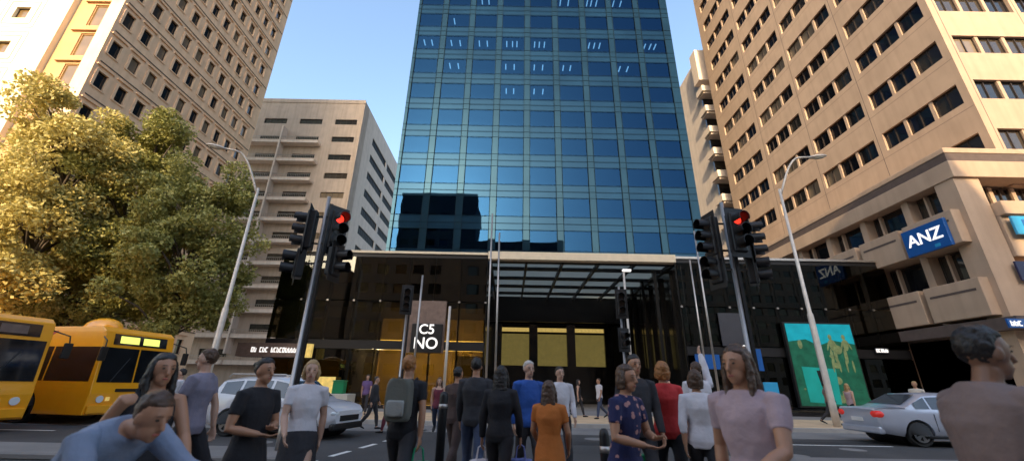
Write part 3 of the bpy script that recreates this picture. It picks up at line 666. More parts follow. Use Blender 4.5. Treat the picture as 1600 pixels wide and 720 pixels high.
def slim(x, y, h, r, label, m='steel', cap=0):
    b = empty('slim_pole', (x, y, .12), label, 'pole', 'slim steel poles along the far pavement')
    t = MB(); t.tube([(0, 0, 0), (0, 0, h)], [r, r * .8], 12); t.build('shaft', M[m], b, smooth=True)
    t = MB(); t.tube([(0, 0, 0), (0, 0, .05)], r * 2.2, 12); t.build('base_plate', M[m], b)
    if cap: t = MB(); t.box(-.05, .35, -.08, .08, h, h + .1); t.build('pole_head', M['whitesign'], b, bevel=.02)
slim(-4.08, 18.2, 6.0, .055, 'slim pale pole left of the number sign'); slim(-2.72, 18.2, 4.6, .07, 'short pale pole right of the number sign', 'galv')
slim(-.98, 18.3, 9.2, .05, 'left pole of the pair at the entrance corner'); slim(-.6, 18.3, 8.2, .05, 'right pole of the pair at the entrance corner')
slim(5.25, 18.3, 6.4, .06, 'slim pole with small white head before the entrance', 'galv', 1); slim(8.85, 18.3, 8.5, .05, 'slim pole right of the entrance windows')
slim(10.45, 18.3, 8.8, .05, 'tall slim pole right of the blue banner'); slim(11.2, 24.3, 8.9, .06, 'slim pole against the right glass wing')
def bollard(x, y, h, r, label):
    b = empty('bollard', (x, y, 0), label, 'bollard', 'dark bollards among the crowd'); t = MB(); t.tube([(0, 0, 0), (0, 0, h - .06), (0, 0, h - .02), (0, 0, h)], [r, r, r * .85, r * .4], 16); t.build('post', M['black'], b, smooth=True)
    t = MB(); t.tube([(0, 0, h - .22), (0, 0, h - .16)], r * 1.06, 16); t.build('collar', M['steel'], b, smooth=True)
bollard(-.92, 6.2, 1.32, .06, 'tall dark bollard in front of the man in brown'); bollard(.98, 4.6, 1.02, .05, 'short dark bollard left of the woman in navy')
b = empty('planter', (-8.0, 19.5, .13), 'low pale planter box with a green bin behind the white car', 'planter')
MB().box(-1., 1., -.5, .5, 0, .85).build('box', M['planter'], b, bevel=.02)
b2 = empty('green_bin', (-7.6, 19.5, .98), 'green plastic bin standing on the pale planter', 'bin'); MB().box(-.25, .25, -.2, .2, 0, .5).build('bin_body', M['green_bin'], b2, bevel=.03); MB().box(-.27, .27, -.22, .22, .5, .56).build('lid', M['green_bin'], b2, bevel=.02)
tag(MB().box(-10.9, -9.9, 24.6, 24.66, .75, 1.75).build('wall_poster', M['poster']), 'square yellow poster on the shop window behind the white car', 'poster')

# ------------------------------------------------------------------ trees
import numpy as np
def leaf_mat(name, a, b_, c):
    m = bpy.data.materials.new(name); m.use_nodes = True; N = m.node_tree.nodes; L = m.node_tree.links; N.clear()
    o = N.new('ShaderNodeOutputMaterial'); mx = N.new('ShaderNodeMixShader'); t = N.new('ShaderNodeBsdfTranslucent'); d = N.new('ShaderNodeBsdfPrincipled')
    d.inputs['Roughness'].default_value = .55
    tc = N.new('ShaderNodeTexCoord'); n = N.new('ShaderNodeTexNoise'); n.inputs['Scale'].default_value = 1.1; n.inputs['Detail'].default_value = 4
    w = N.new('ShaderNodeTexWhiteNoise'); ge = N.new('ShaderNodeNewGeometry')
    L.new(ge.outputs['Random Per Island'], w.inputs['Vector']) if False else None
    ad = N.new('ShaderNodeMath'); ad.operation = 'MULTIPLY_ADD'; ad.inputs[1].default_value = .45; L.new(ge.outputs['Random Per Island'], ad.inputs[0])
    L.new(tc.outputs['Object'], n.inputs['Vector']); L.new(n.outputs['Fac'], ad.inputs[2])
    r = N.new('ShaderNodeValToRGB'); e = r.color_ramp.elements; e[0].position = .4; e[1].position = 1.; e[0].color = (*a, 1); e[1].color = (*c, 1); k = e.new(.7); k.color = (*b_, 1)
    L.new(ad.outputs[0], r.inputs[0]); L.new(r.outputs[0], t.inputs[0]); L.new(r.outputs[0], d.inputs['Base Color'])
    mx.inputs[0].default_value = .25; L.new(d.outputs[0], mx.inputs[1]); L.new(t.outputs[0], mx.inputs[2]); L.new(mx.outputs[0], o.inputs[0]); return m
LY = leaf_mat('sunlit_leaves', (.42, .35, .1), (.6, .49, .15), (.72, .62, .24)); LG = leaf_mat('green_leaves', (.2, .2, .05), (.3, .29, .075), (.46, .42, .13))  # same species throughout; sunlight on the left crowns put into the golden colour
def tree(x, y, H, cz, rx, ry, rz, lm, seed, label, n=17000, nb=75, size=.11):
    rg = np.random.default_rng(seed); random.seed(seed)
    b = empty('street_tree', (x, y, .12), label, 'tree', 'plane trees at the left')
    ph = rg.uniform(0, 6.28, 6)
    C = []
    while len(C) < nb:
        d = rg.normal(size=3); d /= np.linalg.norm(d); rr = rg.uniform(.25, 1) ** .5
        wob = 1 + .22 * math.sin(3 * math.atan2(d[1], d[0]) + ph[0] + 2 * d[2]) + .15 * math.sin(5 * d[2] + ph[1])
        p = d * rr * wob * np.array([rx, ry, rz * (1 if d[2] > 0 else .95)]); C.append(p + [0, 0, cz])
    C = np.array(C); m = MB()
    top = Vector((rg.uniform(-.3, .3), rg.uniform(-.3, .3), cz + rz * .55))
    tp = [Vector((0, 0, 0)), Vector((.05, 0, .5)), Vector((.1, .05, cz - rz * .75)), Vector((0, .1, cz)), top]
    m.tube(tp, [.3, .24, .18, .12, .03], 10)
    for i in range(0, nb, 2):
        c = Vector(C[i]); t = max(.35, min(.95, (c.z - 1.2) / (top.z + 1))) ; z0 = max(2.0, min(c.z - .8, top.z * t * .9)); s0 = Vector((.08, .05, z0)); mid = s0.lerp(c, .5) + Vector((0, 0, .35))
        m.tube([s0, mid, c], [.07, .045, .012], 6)
    m.build('trunk', M['trunk'], b, smooth=True)
    per = n // nb; V = []; 
    for c in C:
        r = rg.uniform(.55, 1.15); d = rg.normal(size=(per, 3)); d /= np.linalg.norm(d, axis=1)[:, None]
        V.append(c + d * (rg.uniform(.25, 1, (per, 1)) ** .6) * r * np.array([1, 1, .8]))
    P = np.concatenate(V); k = len(P)
    a = rg.normal(size=(k, 3)); a /= np.linalg.norm(a, axis=1)[:, None]; q = rg.normal(size=(k, 3)); bb = np.cross(a, q); bb /= np.linalg.norm(bb, axis=1)[:, None]
    s = rg.uniform(.6, 1.2, (k, 1)) * size
    q4 = np.stack([P - a * s, P + bb * s * .55, P + a * s, P - bb * s * .55], 1).reshape(-1, 3)
    me = bpy.data.meshes.new('crown'); me.vertices.add(4 * k); me.vertices.foreach_set('co', q4.astype(np.float32).ravel())
    me.loops.add(4 * k); me.loops.foreach_set('vertex_index', np.arange(4 * k, dtype=np.int32)); me.polygons.add(k)
    me.polygons.foreach_set('loop_start', np.arange(0, 4 * k, 4, dtype=np.int32)); me.polygons.foreach_set('loop_total', np.full(k, 4, np.int32)) if bpy.app.version < (4, 0) else None
    me.materials.append(lm); me.update(calc_edges=True); me.validate(); o = bpy.data.objects.new('crown', me); COL.objects.link(o); o.parent = b
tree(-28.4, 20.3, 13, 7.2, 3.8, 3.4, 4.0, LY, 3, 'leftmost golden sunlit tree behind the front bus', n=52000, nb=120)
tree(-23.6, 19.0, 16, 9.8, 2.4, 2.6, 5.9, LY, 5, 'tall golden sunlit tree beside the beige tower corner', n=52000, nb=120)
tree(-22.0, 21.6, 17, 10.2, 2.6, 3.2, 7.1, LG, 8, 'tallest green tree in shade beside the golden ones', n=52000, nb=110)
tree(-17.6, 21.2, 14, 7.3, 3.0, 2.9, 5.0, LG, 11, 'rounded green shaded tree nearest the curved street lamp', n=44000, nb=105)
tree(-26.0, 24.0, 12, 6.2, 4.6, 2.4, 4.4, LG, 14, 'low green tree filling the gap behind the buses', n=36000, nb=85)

# ------------------------------------------------------------------ vehicles
def boolcut(o, cutters):
    for c in cutters:
        md = o.modifiers.new('cut', 'BOOLEAN'); md.object = c; md.operation = 'DIFFERENCE'; md.solver = 'EXACT'
    bpy.context.view_layer.update(); dg = bpy.context.evaluated_depsgraph_get()
    me = bpy.data.meshes.new_from_object(o.evaluated_get(dg)); o.modifiers.clear(); o.data = me
    for c in cutters: bpy.data.objects.remove(c)
def wheel(parent, x, y, r, w, side):
    e = bpy.data.objects.new('wheel', None); COL.objects.link(e); e.parent = parent; e.location = (x, y, r)
    m = MB(); pr = [(-.5, .72), (-.5, .93), (-.42, 1), (.42, 1), (.5, .93), (.5, .72)]; m.tube([(0, w * a, 0) for a, _ in pr], [r * q for _, q in pr], 32); m.build('tyre', M['tyre'], e, smooth=False)
    m = MB(); yo = side * (w * .5 + .004)
    m.tube([(0, yo, 0), (0, yo + side * .012, 0)], [r * .66, r * .62], 28)
    m.build('rim', M['rim'], e); m = MB()
    for k in range(5):
        a = 2 * math.pi * (k + .5) / 5; m.prism([(math.cos(a - .3) * r * .52, yo + side * .0125, math.sin(a - .3) * r * .52), (math.cos(a + .3) * r * .52, yo + side * .0125, math.sin(a + .3) * r * .52), (math.cos(a + .18) * r * .2, yo + side * .0125, math.sin(a + .18) * r * .2), (math.cos(a - .18) * r * .2, yo + side * .0125, math.sin(a - .18) * r * .2)], (0, side * .003, 0))
    m.build('rim_gap', M['tyre'], e)
def car(x, y, yaw, name, paint, label, suv):
    """local: front +X, near side -Y"""
    b = empty(name, (x, y, 0), label, 'car', rz=yaw); b.scale = (.9,) * 3 if suv else (1, 1, 1); L_ = 4.55; hw = .91
    if suv: st = [(-2.27, .45, .80, 1.0, 1.0, .80), (-2.2, .32, .95, 1.12, 1.2, .86), (-1.95, .27, 1.0, 1.18, 1.62, .9), (-1.2, .25, .98, 1.12, 1.72, .91), (0, .25, .96, 1.08, 1.74, .91), (.45, .25, .94, 1.06, 1.66, .91), (1.15, .25, .92, 1.06, 1.09, .91), (1.7, .28, .85, 1.0, 1.02, .89), (2.1, .34, .8, .9, .92, .84), (2.27, .45, .7, .76, .78, .74)]
    else: st = [(-2.35, .5, .8, .94, .96, .78), (-2.28, .34, .86, .99, 1.0, .84), (-1.75, .26, .86, 1.0, 1.03, .9), (-1.55, .25, .86, .99, 1.06, .9), (-.85, .23, .86, .97, 1.42, .91), (-.2, .23, .86, .95, 1.46, .91), (.35, .23, .84, .94, 1.4, .91), (1.15, .23, .82, .93, .95, .91), (1.8, .26, .78, .86, .88, .88), (2.15, .32, .68, .76, .78, .83), (2.3, .42, .6, .66, .67, .72)]
    m = MB(); n = 0
    for i, (sx, zb, zm, zs_, zr, w) in enumerate(st):
        cab = zr - zs_; wr = w - (.27 * min(1, cab / .5) if cab > .08 else .05); 
        half = [(w * .88, zb), (w * .98, zb + .12), (w, (zb + zm) / 2), (w * .985, zm), (w * .95, zs_), (wr + .03, zs_ + cab * .85 if cab > .08 else zs_ + cab * .5), (wr * .8, zr), (0, zr + .015)]
        ring = [(sx, -a, z) for a, z in half] + [(sx, a, z) for a, z in reversed(half[:-1])]; n = len(ring); m.v += ring
    for i in range(len(st) - 1): m.f += [(i * n + k, i * n + (k + 1) % n, (i + 1) * n + (k + 1) % n, (i + 1) * n + k) for k in range(n)]
    m.f += [tuple(range(n)), tuple(range((len(st) - 1) * n, len(st) * n))]; m.m = [0] * len(m.f)
    body = m.build('body', paint, b, smooth=True); rw = .36 if suv else .325; ax = (-1.33, 1.38)
    cut = []
    for wx in ax:
        c = MB(); c.tube([(wx, -1.2, rw), (wx, -.6, rw)], rw + .07, 28); c.tube([(wx, .6, rw), (wx, 1.2, rw)], rw + .07, 28); co_ = c.build('c', paint); cut.append(co_)
    bpy.context.view_layer.update()
    for c in cut: c.parent = b
    boolcut(body, cut); body.data.shade_smooth() if hasattr(body.data, 'shade_smooth') else None
    md = body.modifiers.new('wn', 'EDGE_SPLIT'); md.split_angle = R(32)
    for wx in ax:
        for s_ in (-1, 1): wheel(b, wx, s_ * .79, rw, .22, s_)
        t = MB(); t.tube([(wx, -.6, rw), (wx, .6, rw)], rw + .05, 20); t.build('wheel_well', M['black'], b)
    def side_at(sx, t):                                         # point on the glasshouse flank, t=0 belt, 1 top
        for i in range(len(st) - 1):
            if st[i][0] <= sx <= st[i + 1][0]:
                k = (sx - st[i][0]) / (st[i + 1][0] - st[i][0]); 
                def pt(s_): 
                    cab = s_[4] - s_[3]; wr = s_[5] - (.27 * min(1, cab / .5) if cab > .08 else .05); A = Vector((0, s_[5] * .95, s_[3])); B = Vector((0, wr + .03, s_[3] + cab * .85)); return A.lerp(B, t)
                v = pt(st[i]).lerp(pt(st[i + 1]), k); v.x = sx; return v
    segs = ((-1.85, -1.2), (-1.1, -.1), (0, .95)) if suv else ((-1.25, -.85), (-.8, -.05), (.03, .92))
    for (a, c_) in segs:
        for s_ in (-1, 1):
            g = MB(); pts = []
            k = 6
            for j in range(k + 1):
                sx = a + (c_ - a) * j / k; pts.append((side_at(sx, .1), side_at(sx, .93)))
            vs = []; 
            for p, q in pts:
                for v in (p, q): vs.append((v.x, s_ * (v.y + .008), v.z))
            vs2 = [(vx, vy - s_ * .02, vz) for vx, vy, vz in vs]
            N_ = len(vs); fs = [(2 * j, 2 * j + 1, 2 * j + 3, 2 * j + 2) for j in range(k)]
            g.add(vs, fs); g.build('side_window', M['carglass'], b, smooth=True)
    def slab(i0, i1, wk, name, m, lift=.012, t0=.12, t1=.9):      # windscreen or rear window between stations
        A, B_ = st[i0], st[i1]; p = Vector((A[0], 0, A[4])); q = Vector((B_[0], 0, B_[4])); nrm = Vector((-(q.z - p.z), 0, q.x - p.x)).normalized() * lift
        a = p.lerp(q, t0) + nrm; c_ = p.lerp(q, t1) + nrm; wa = A[5] * wk; wb = B_[5] * wk
        zt = max(a.z, c_.z); wa2, wb2 = (wa * .8, wb) if a.z > c_.z else (wa, wb * .8)
        MB().prism([(a.x, -wa2, a.z + .01), (a.x, wa2, a.z + .01), (c_.x, wb2, c_.z + .01), (c_.x, -wb2, c_.z + .01)], nrm * .4).build(name, m, b)
    if suv: slab(5, 6, .78, 'windscreen', M['carglass']); slab(1, 2, .7, 'rear_window', M['carglass'])
    else: slab(6, 7, .78, 'windscreen', M['carglass']); slab(3, 4, .74, 'rear_window', M['carglass'])
    for gx in ((-1.15, -.05, .95) if suv else (-.83, -.01, .93)):
        for s_ in (-1, 1): MB().box(gx - .006, gx + .006, s_ * .909 - .004, s_ * .909 + .004, .42, .88).build('door_gap', M['black'], b)
    MB().box(-2.39 if not suv else -2.3, -2.36 if not suv else -2.27, -.24, .24, .62, .73).build('number_plate', M['white'], b)
    zf = .72 if suv else .6
    for s_ in (-1, 1):
        h = MB(); h.ell((2.13 if suv else 2.14, s_ * .62, zf), (.16, .2, .1)); h.build('headlight', M['headl'], b, smooth=True)
        h = MB(); h.ell((-2.2 if suv else -2.26, s_ * (.68 if suv else .7), .9 if suv else .84), (.1 if suv else .14, .17 if suv else .2, .16 if suv else .12)); h.build('taillight', M['taill'], b, smooth=True)
        h = MB(); h.ell((.85, s_ * 1.0, 1.12 if suv else .98), (.07, .1, .07)); h.build('wing_mirror', paint, b, smooth=True)
        for dx in ((-.35, .75) if suv else (-.3, .7)): MB().box(dx - .28, dx - .1, s_ * .915 - .012, s_ * .915 + .012, .84, .87).build('door_handle', M['rim'], b)
    MB().box(2.2 if suv else 2.24, 2.3 if suv else 2.33, -.5, .5, .5, .66).build('grille', M['black'], b, bevel=.02)
    MB().box(2.12, 2.3, -.8, .8, .26, .44).build('front_bumper', M['black'] if suv else paint, b, bevel=.05)
    MB().box(-2.38, -2.2, -.8, .8, .3, .5).build('rear_bumper', M['black'] if suv else paint, b, bevel=.05)
    MB().box(-1.2, 1.2, -.925, .925, .22, .3).build('sill', M['black'], b, bevel=.02)
    if suv:
        for s_ in (-1, 1): m = MB(); m.tube([(-1.9, s_ * .6, 1.7), (-1.8, s_ * .6, 1.79), (.2, s_ * .6, 1.79), (.3, s_ * .6, 1.72)], .02, 8); m.build('roof_rail', M['steel'], b)
    return b
car(-6.45, 12.9, R(-12), 'parked_suv', M['carw'], 'white sport utility car crossing behind the woman in black', True)
car(13.3, 13.7, R(-4), 'sedan_car', M['cars'], 'silver sedan with red tail light at the right', False)
def bus(x, y, yaw, label, n=1):
    """local: front face at x=0 facing +X, near side y=0, body runs to -X"""
    b = empty('city_bus', (x, y, 0), label, 'bus', 'orange city buses at the left', rz=yaw); Lb = 12; w = 2.5; H = 3.1
    m = MB(); prof = [(0, .3), (.04, .95), (0.0, 1.25), (-.12, 2.5), (-.2, 2.95), (-.4, H)]
    poly = [(px, 0, pz) for px, pz in prof] + [(-Lb, 0, H), (-Lb, 0, .3)]; m.prism(poly, (0, w, 0)); body = m.build('body', M['bus'], b)
    cut = []
    for wx in (-2.6, -8.6):
        c = MB(); c.tube([(wx, -.2, .48), (wx, .4, .48)], .58, 26); c.tube([(wx, w - .4, .48), (wx, w + .2, .48)], .58, 26); o = c.build('c', M['bus']); o.parent = b; cut.append(o)
    bpy.context.view_layer.update(); boolcut(body, cut); md = body.modifiers.new('bevel', 'BEVEL'); md.width = .09; md.segments = 3; md.limit_method = 'ANGLE'; md.angle_limit = R(35)
    for wx in (-2.6, -8.6):
        for s_, yy in ((-1, .17), (1, w - .17)): wheel(b, wx, yy, .48, .28, s_)
    # windscreen: two panes following the front profile
    def fx(z):
        for (xa, za), (xb, zb) in zip(prof, prof[1:]):
            if za <= z <= zb: return xa + (xb - xa) * (z - za) / (zb - za)
    for ya, yb in ((.1, w / 2 - .03), (w / 2 + .03, w - .1)):
        g = MB(); z = [1.3, 1.9, 2.42]; 
        for za, zb in zip(z, z[1:]): g.prism([(fx(za) + .004, ya, za), (fx(za) + .004, yb, za), (fx(zb) + .004, yb, zb), (fx(zb) + .004, ya, zb)], (.012, 0, .0))
        g.build('windscreen', M['busd'], b)
    g = MB(); g.prism([(fx(2.52) + .004, .3, 2.52), (fx(2.52) + .004, w - .3, 2.52), (fx(2.88) + .004, w - .3, 2.88), (fx(2.88) + .004, .3, 2.88)], (.012, 0, 0)); g.build('destination_display', M['busd'], b)
    dz = ((.5, 1.15), (1.3, 1.9)) 
    for ya, yb in dz:
        g = MB(); g.prism([(fx(2.58) + .018, ya, 2.58), (fx(2.58) + .018, yb, 2.58), (fx(2.82) + .018, yb, 2.82), (fx(2.82) + .018, ya, 2.82)], (.006, 0, 0)); g.build('display_panel', M['ledy'] if n == 2 else M['brown_panel'], b)
    for yy in (.35, w - .35):
        g = MB(); g.tube([(.03, yy, .78), (.055, yy, .78)], .11, 20); g.build('headlight', M['headl'], b)
        g = MB(); g.box(.02, .05, yy - .12 + (.3 if yy < 1 else -.3), yy + .0 + (.3 if yy < 1 else -.3), .72, .84); g.build('indicator', M['poster'], b)
    MB().box(.0, .09, .05, w - .05, .34, .6).build('bumper', M['bus'], b, bevel=.03)
    MB().box(.03, .052, .75, w - .75, 1.0, 1.1).build('front_grille', M['black'], b)
    for ya in (.5, w / 2 + .2):
        g = MB(); g.tube([(fx(1.35) + .03, ya, 1.33), (fx(2.1) + .03, ya + .45, 2.1)], .012, 6); g.build('wiper', M['black'], b)
    for k in range(6): MB().box(-11.7 + 1.93 * k, -11.7 + 1.93 * k + 1.86, -.006, .05, 1.32, 2.42).build('side_window', M['busd'], b)
    MB().box(-11.9, -3.2, -.004, .02, 2.6, 2.95).build('roof_stripe', M['white'], b)
    MB().prism([(-3.2, -.004, 2.6), (-2.7, -.004, 2.6), (-2.2, -.004, 2.95), (-3.2, -.004, 2.95)], (0, .02, 0)).build('red_stripe', M['red'], b)
    for s_, yy in ((-1, 0), (1, w)):
        g = MB(); g.tube([(-.2, yy, 2.75), (.25, yy + s_ * .2, 2.6), (.3, yy + s_ * .22, 2.4)], .02, 8); g.build('mirror_arm', M['black'], b)
        g = MB(); g.box(.25, .33, yy + s_ * .22 - .11, yy + s_ * .22 + .11, 1.95, 2.4); g.build('wing_mirror', M['black'], b, bevel=.03)
    g = MB(); g.ell((-1.15, .55, H - .02), (.75, .4, .38)); g.build('roof_pod', M['bus'], b, smooth=True)
    return b
bus(-13.6, 14.2, R(-10), 'farther orange city bus with lit yellow display panels', 2)
bus(-14.4, 10.3, R(-14), 'nearer orange city bus cut off by the left edge', 1)

# ------------------------------------------------------------------ people
def cloth(name, col, fold=.5, rough=.85, pat=None):
    m = mat(name, col, rough, var=.1, scale=5, bump=fold * .5, bscale=30); return m
SK = dict(fair=mat('fair_skin', (.5, .29, .2), .5, var=.05, scale=8), tan=mat('tanned_skin', (.4, .2, .115), .5, var=.05, scale=8), brown=mat('brown_skin', (.22, .11, .065), .5, var=.05, scale=8))
HR = dict(dark=mat('dark_hair', (.014, .01, .008), .5, var=.3, scale=30, bump=.5), brown=mat('brown_hair', (.07, .035, .018), .5, var=.3, scale=30, bump=.5), blond=mat('blond_hair', (.36, .22, .09), .5, var=.3, scale=30, bump=.5),
          grey=mat('grey_hair', (.5, .46, .42), .55, var=.2, scale=30, bump=.5), ginger=mat('ginger_hair', (.3, .12, .03), .5, var=.3, scale=30, bump=.5))
CL = {}
def flower():
    m = mat('flowered_fabric', (.012, .014, .07), .85, var=0, bump=.3, bscale=30); N = m.node_tree.nodes; L = m.node_tree.links; b = N['Principled BSDF']
    tc = N.new('ShaderNodeTexCoord'); v = N.new('ShaderNodeTexVoronoi'); v.inputs['Scale'].default_value = 16; rp = N.new('ShaderNodeValToRGB'); rp.color_ramp.interpolation = 'CONSTANT'
    rp.color_ramp.elements[0].color = (.45, .22, .2, 1); rp.color_ramp.elements[1].position = .32; rp.color_ramp.elements[1].color = (.014, .016, .07, 1)
    L.new(tc.outputs['Object'], v.inputs['Vector']); L.new(v.outputs['Distance'], rp.inputs[0]); L.new(rp.outputs[0], b.inputs['Base Color']); return m
def C_(key, col):
    if key not in CL: CL[key] = cloth(key + '_fabric', col)
    return CL[key]
def finish(mb, name, m, parent, vox, smooth=2, disp=0., ns=.15):
    me = mb.mesh(name, m, True); o = bpy.data.objects.new(name, me); COL.objects.link(o)
    r = o.modifiers.new('r', 'REMESH'); r.mode = 'VOXEL'; r.voxel_size = vox; r.use_smooth_shade = True
    s = o.modifiers.new('s', 'SMOOTH'); s.factor = .5; s.iterations = smooth
    if disp:
        t = bpy.data.textures.new('folds', 'CLOUDS'); t.noise_scale = ns; d = o.modifiers.new('d', 'DISPLACE'); d.texture = t; d.strength = disp; d.mid_level = .5
    dg = bpy.context.evaluated_depsgraph_get(); me2 = bpy.data.meshes.new_from_object(o.evaluated_get(dg)); me2.name = name
    o.modifiers.clear(); o.data = me2; o.parent = parent; bpy.data.meshes.remove(me)
    if len(me2.materials) == 0: me2.materials.append(m)
    return o
def person(x, y, h, face, label, skin_='fair', hair='dark', hst='short', top='tee', tcol=None, bot='trousers', bcol=None, shoe=None, lean=0, stride=25,
           armL=(8, 8, 12), armR=(-8, 8, 12), vox=.012, width=1., turn=0, base=.0, group='pedestrians crossing the road'):
    """arms: (pitch forward, abduct, elbow bend); local forward is -Y, person's left is +X"""
    b = empty('person', (x, y, base), label, 'person', group, rz=R(face)); s = h / 1.75
    def S(v): return Vector(v) * s
    pel = Vector((0, 0, .93)); la = R(lean)
    def up_(v):                                                  # upper-body point with lean about the pelvis
        v = Vector(v); d = v - pel; return pel + Vector((d.x, d.y * math.cos(la) - d.z * math.sin(la), d.z * math.cos(la) + d.y * math.sin(la)))
    X = Vector((1, 0, 0)); fem = hst in ('long', 'bun', 'bob'); sh = .165 if fem else .185; sh *= width
    # joints
    arms = []
    for sg, arm_ in ((1, armL), (-1, armR)):
        p, a, e = arm_[:3]; inw = arm_[3] if len(arm_) > 3 else .42
        S0 = up_((sg * sh, 0, 1.405)); p_, a_, e_ = R(p + lean * .6), R(a), R(e)
        d1 = Vector((sg * math.sin(a_), -math.sin(p_) * math.cos(a_), -math.cos(p_) * math.cos(a_))); d2 = Vector((sg * math.sin(a_) * .4 - sg * inw * math.sin(e_), -math.sin(p_ + e_), -math.cos(p_ + e_))).normalized()
        E = S0 + d1 * .285; Wr = E + d2 * .25; arms.append((S0, E, Wr, d2, sg))
    legs = []; zmin = 9
    for sg, ph in ((1, 1), (-1, -1)):
        hp = Vector((sg * .085, 0, .9)); st_ = R(stride * ph); kb_ = R(12 if ph > 0 else 38) * min(1, abs(stride) / 25.) 
        d1 = Vector((sg * .02, -math.sin(st_), -math.cos(st_))); ka = st_ - kb_; d2 = Vector((0, -math.sin(ka), -math.cos(ka)))
        K = hp + d1 * .42; An = K + d2 * .4; legs.append((hp, K, An, ka, sg)); zmin = min(zmin, An.z)
    drop = Vector((0, 0, -(zmin - .085)))
    up2 = lambda v: up_(v) + drop
    arms = [(a + drop, b_ + drop, c + drop, d, sg) for a, b_, c, d, sg in arms]; legs = [(a + drop, b_ + drop, c + drop, k, sg) for a, b_, c, k, sg in legs]
    bust = 1.0
    def torso(mb, g, z0=.86, z1=1.5):
        prof = [(.84, .15, .10), (.92, .165 if not fem else .172, .115), (1.02, .145, .103), (1.1, .128 if fem else .142, .095), (1.2, .145 if fem else .158, .11 if fem else .11), (1.3, .158 if fem else .176, .12 if fem else .117), (1.38, sh * .93, .1), (1.42, sh * .82, .085), (1.45, sh * .6, .075), (1.475, .075, .066), (1.52, .056, .058)]
        pts = [(z, a, c) for z, a, c in prof if z0 <= z <= z1]
        mb.tube([S(up2((0, (.012 if z > 1.25 else 0), z))) for z, a, c in pts], [((a * (width if z < 1.4 else 1) + g) * s, (c * width + g) * s) for z, a, c in pts], 20, A=X)
    def armtube(mb, arm, g, full=True, end=.5):
        S0, E, Wr, d2, sg = arm
        P = [S0 - Vector((sg * .05, 0, -.0)), S0, S0.lerp(E, .35), S0.lerp(E, .8), E, E.lerp(Wr, .3), Wr]; rr = [.052, .055, .05, .041, .039, .041, .027]
        k = 7 if full else 4
        if not full: P[3] = S0.lerp(E, end)
        mb.tube([S(p) for p in P[:k]], [(r + g) * s for r in rr[:k]], 12)
    def legtube(mb, leg, g, k=6, shorts=False):
        hp, K, An, ka, sg = leg
        P = [hp + Vector((0, 0, .03)), hp.lerp(K, .12), hp.lerp(K, .55), K, K.lerp(An, .3), K.lerp(An, .65), An]; rr = [.082, .09, .07, .054, .056, .045, .036]
        if shorts: P = P[:3] + [hp.lerp(K, .85)]; rr = [.084, .092, .085, .078]; 
        mb.tube([S(p) for p in P], [(r + g) * s for r in rr], 14)
    # ---- body
    mb = MB(); torso(mb, 0)
    for a in arms: armtube(mb, a, 0)
    for l in legs: legtube(mb, l, 0)
    hc = up2((0, -.015 - .05 * math.sin(la * .3), 1.618)); rot = Matrix.Rotation(R(turn), 3, 'Z') @ Matrix.Rotation(la * .35, 3, 'X')
    def hd(v): return S(hc) + rot @ (Vector(v) * s)
    mb.tube([S(up2((0, .005, 1.44))), S(up2((0, .0, 1.5))), hd((0, .015, -.07))], [.06 * s, .052 * s, .052 * s], 12)
    mb.ell(hd((0, .008, .02)), (.073 * s, .092 * s, .098 * s), 18, 12, rot=rot)
    mb.ell(hd((0, -.022, -.055)), (.052 * s, .06 * s, .06 * s), 14, 10, rot=rot)
    mb.ell(hd((0, -.05, -.095)), (.024 * s, .022 * s, .02 * s), 10, 8, rot=rot)
    mb.tube([hd((0, -.078, .02)), hd((0, -.094, -.008)), hd((0, -.101, -.028)), hd((0, -.088, -.036))], [.009 * s, .012 * s, .0155 * s, .011 * s], 8)
    mb.ell(hd((0, -.068, .035)), (.046 * s, .015 * s, .011 * s), 12, 8, rot=rot)
    for sg in (-1, 1): mb.ell(hd((sg * .074, .008, -.008)), (.012 * s, .02 * s, .032 * s), 8, 8, rot=rot)
    for S0, E, Wr, d2, sg in arms:
        side = Vector((0, -1, 0)); side = (side - d2 * side.dot(d2)); side = side.normalized() if side.length > .2 else Vector((0, 0, 1)); pn = d2.cross(side)
        pc_ = Wr + d2 * .05
        mb.tube([S(Wr), S(Wr + d2 * .03), S(Wr + d2 * .085)], [(.024 * s, .018 * s), (.038 * s, .016 * s), (.04 * s, .014 * s)], 10, A=side)
        for i, ln in enumerate((.07, .08, .075, .06)):
            o_ = side * (.03 - .02 * i); c0 = Wr + d2 * .08 + o_; curl = pn * (-sg) * -1
            q = [c0, c0 + d2 * ln * .45 + curl * .006, c0 + d2 * ln * .8 + curl * .02, c0 + d2 * ln * .95 + curl * .036]
            mb.tube([S(p) for p in q], [.0092 * s, .0088 * s, .008 * s, .007 * s], 7)
        t0 = Wr + d2 * .03 + side * .03; mb.tube([S(t0), S(t0 + side * .022 + d2 * .022), S(t0 + side * .03 + d2 * .052)], [.012 * s, .0105 * s, .008 * s], 7)
    feet = []
    for hp, K, An, ka, sg in legs:
        tilt = max(-.1, -(ka)) * .6 if ka < 0 else 0; fd = Vector((sg * .12, -math.cos(tilt), -math.sin(tilt))).normalized(); dn = Vector((0, -math.sin(tilt), math.cos(tilt)))
        hl = An - Vector((0, 0, .045)) - fd * .05; feet.append((An, hl, fd))
        mb.tube([S(hl), S(hl + fd * .1 + Vector((0, 0, .0))), S(hl + fd * .19 - Vector((0, 0, .012))), S(hl + fd * .24 - Vector((0, 0, .015)))], [(.03 * s, .034 * s), (.04 * s, .033 * s), (.043 * s, .022 * s), (.025 * s, .014 * s)], 12, A=X)
        mb.tube([S(An + Vector((0, 0, .02))), S(hl + fd * .05)], [.036 * s, .036 * s], 10)
    finish(mb, 'body', SK[skin_], b, max(.0075, vox * .8), 2)
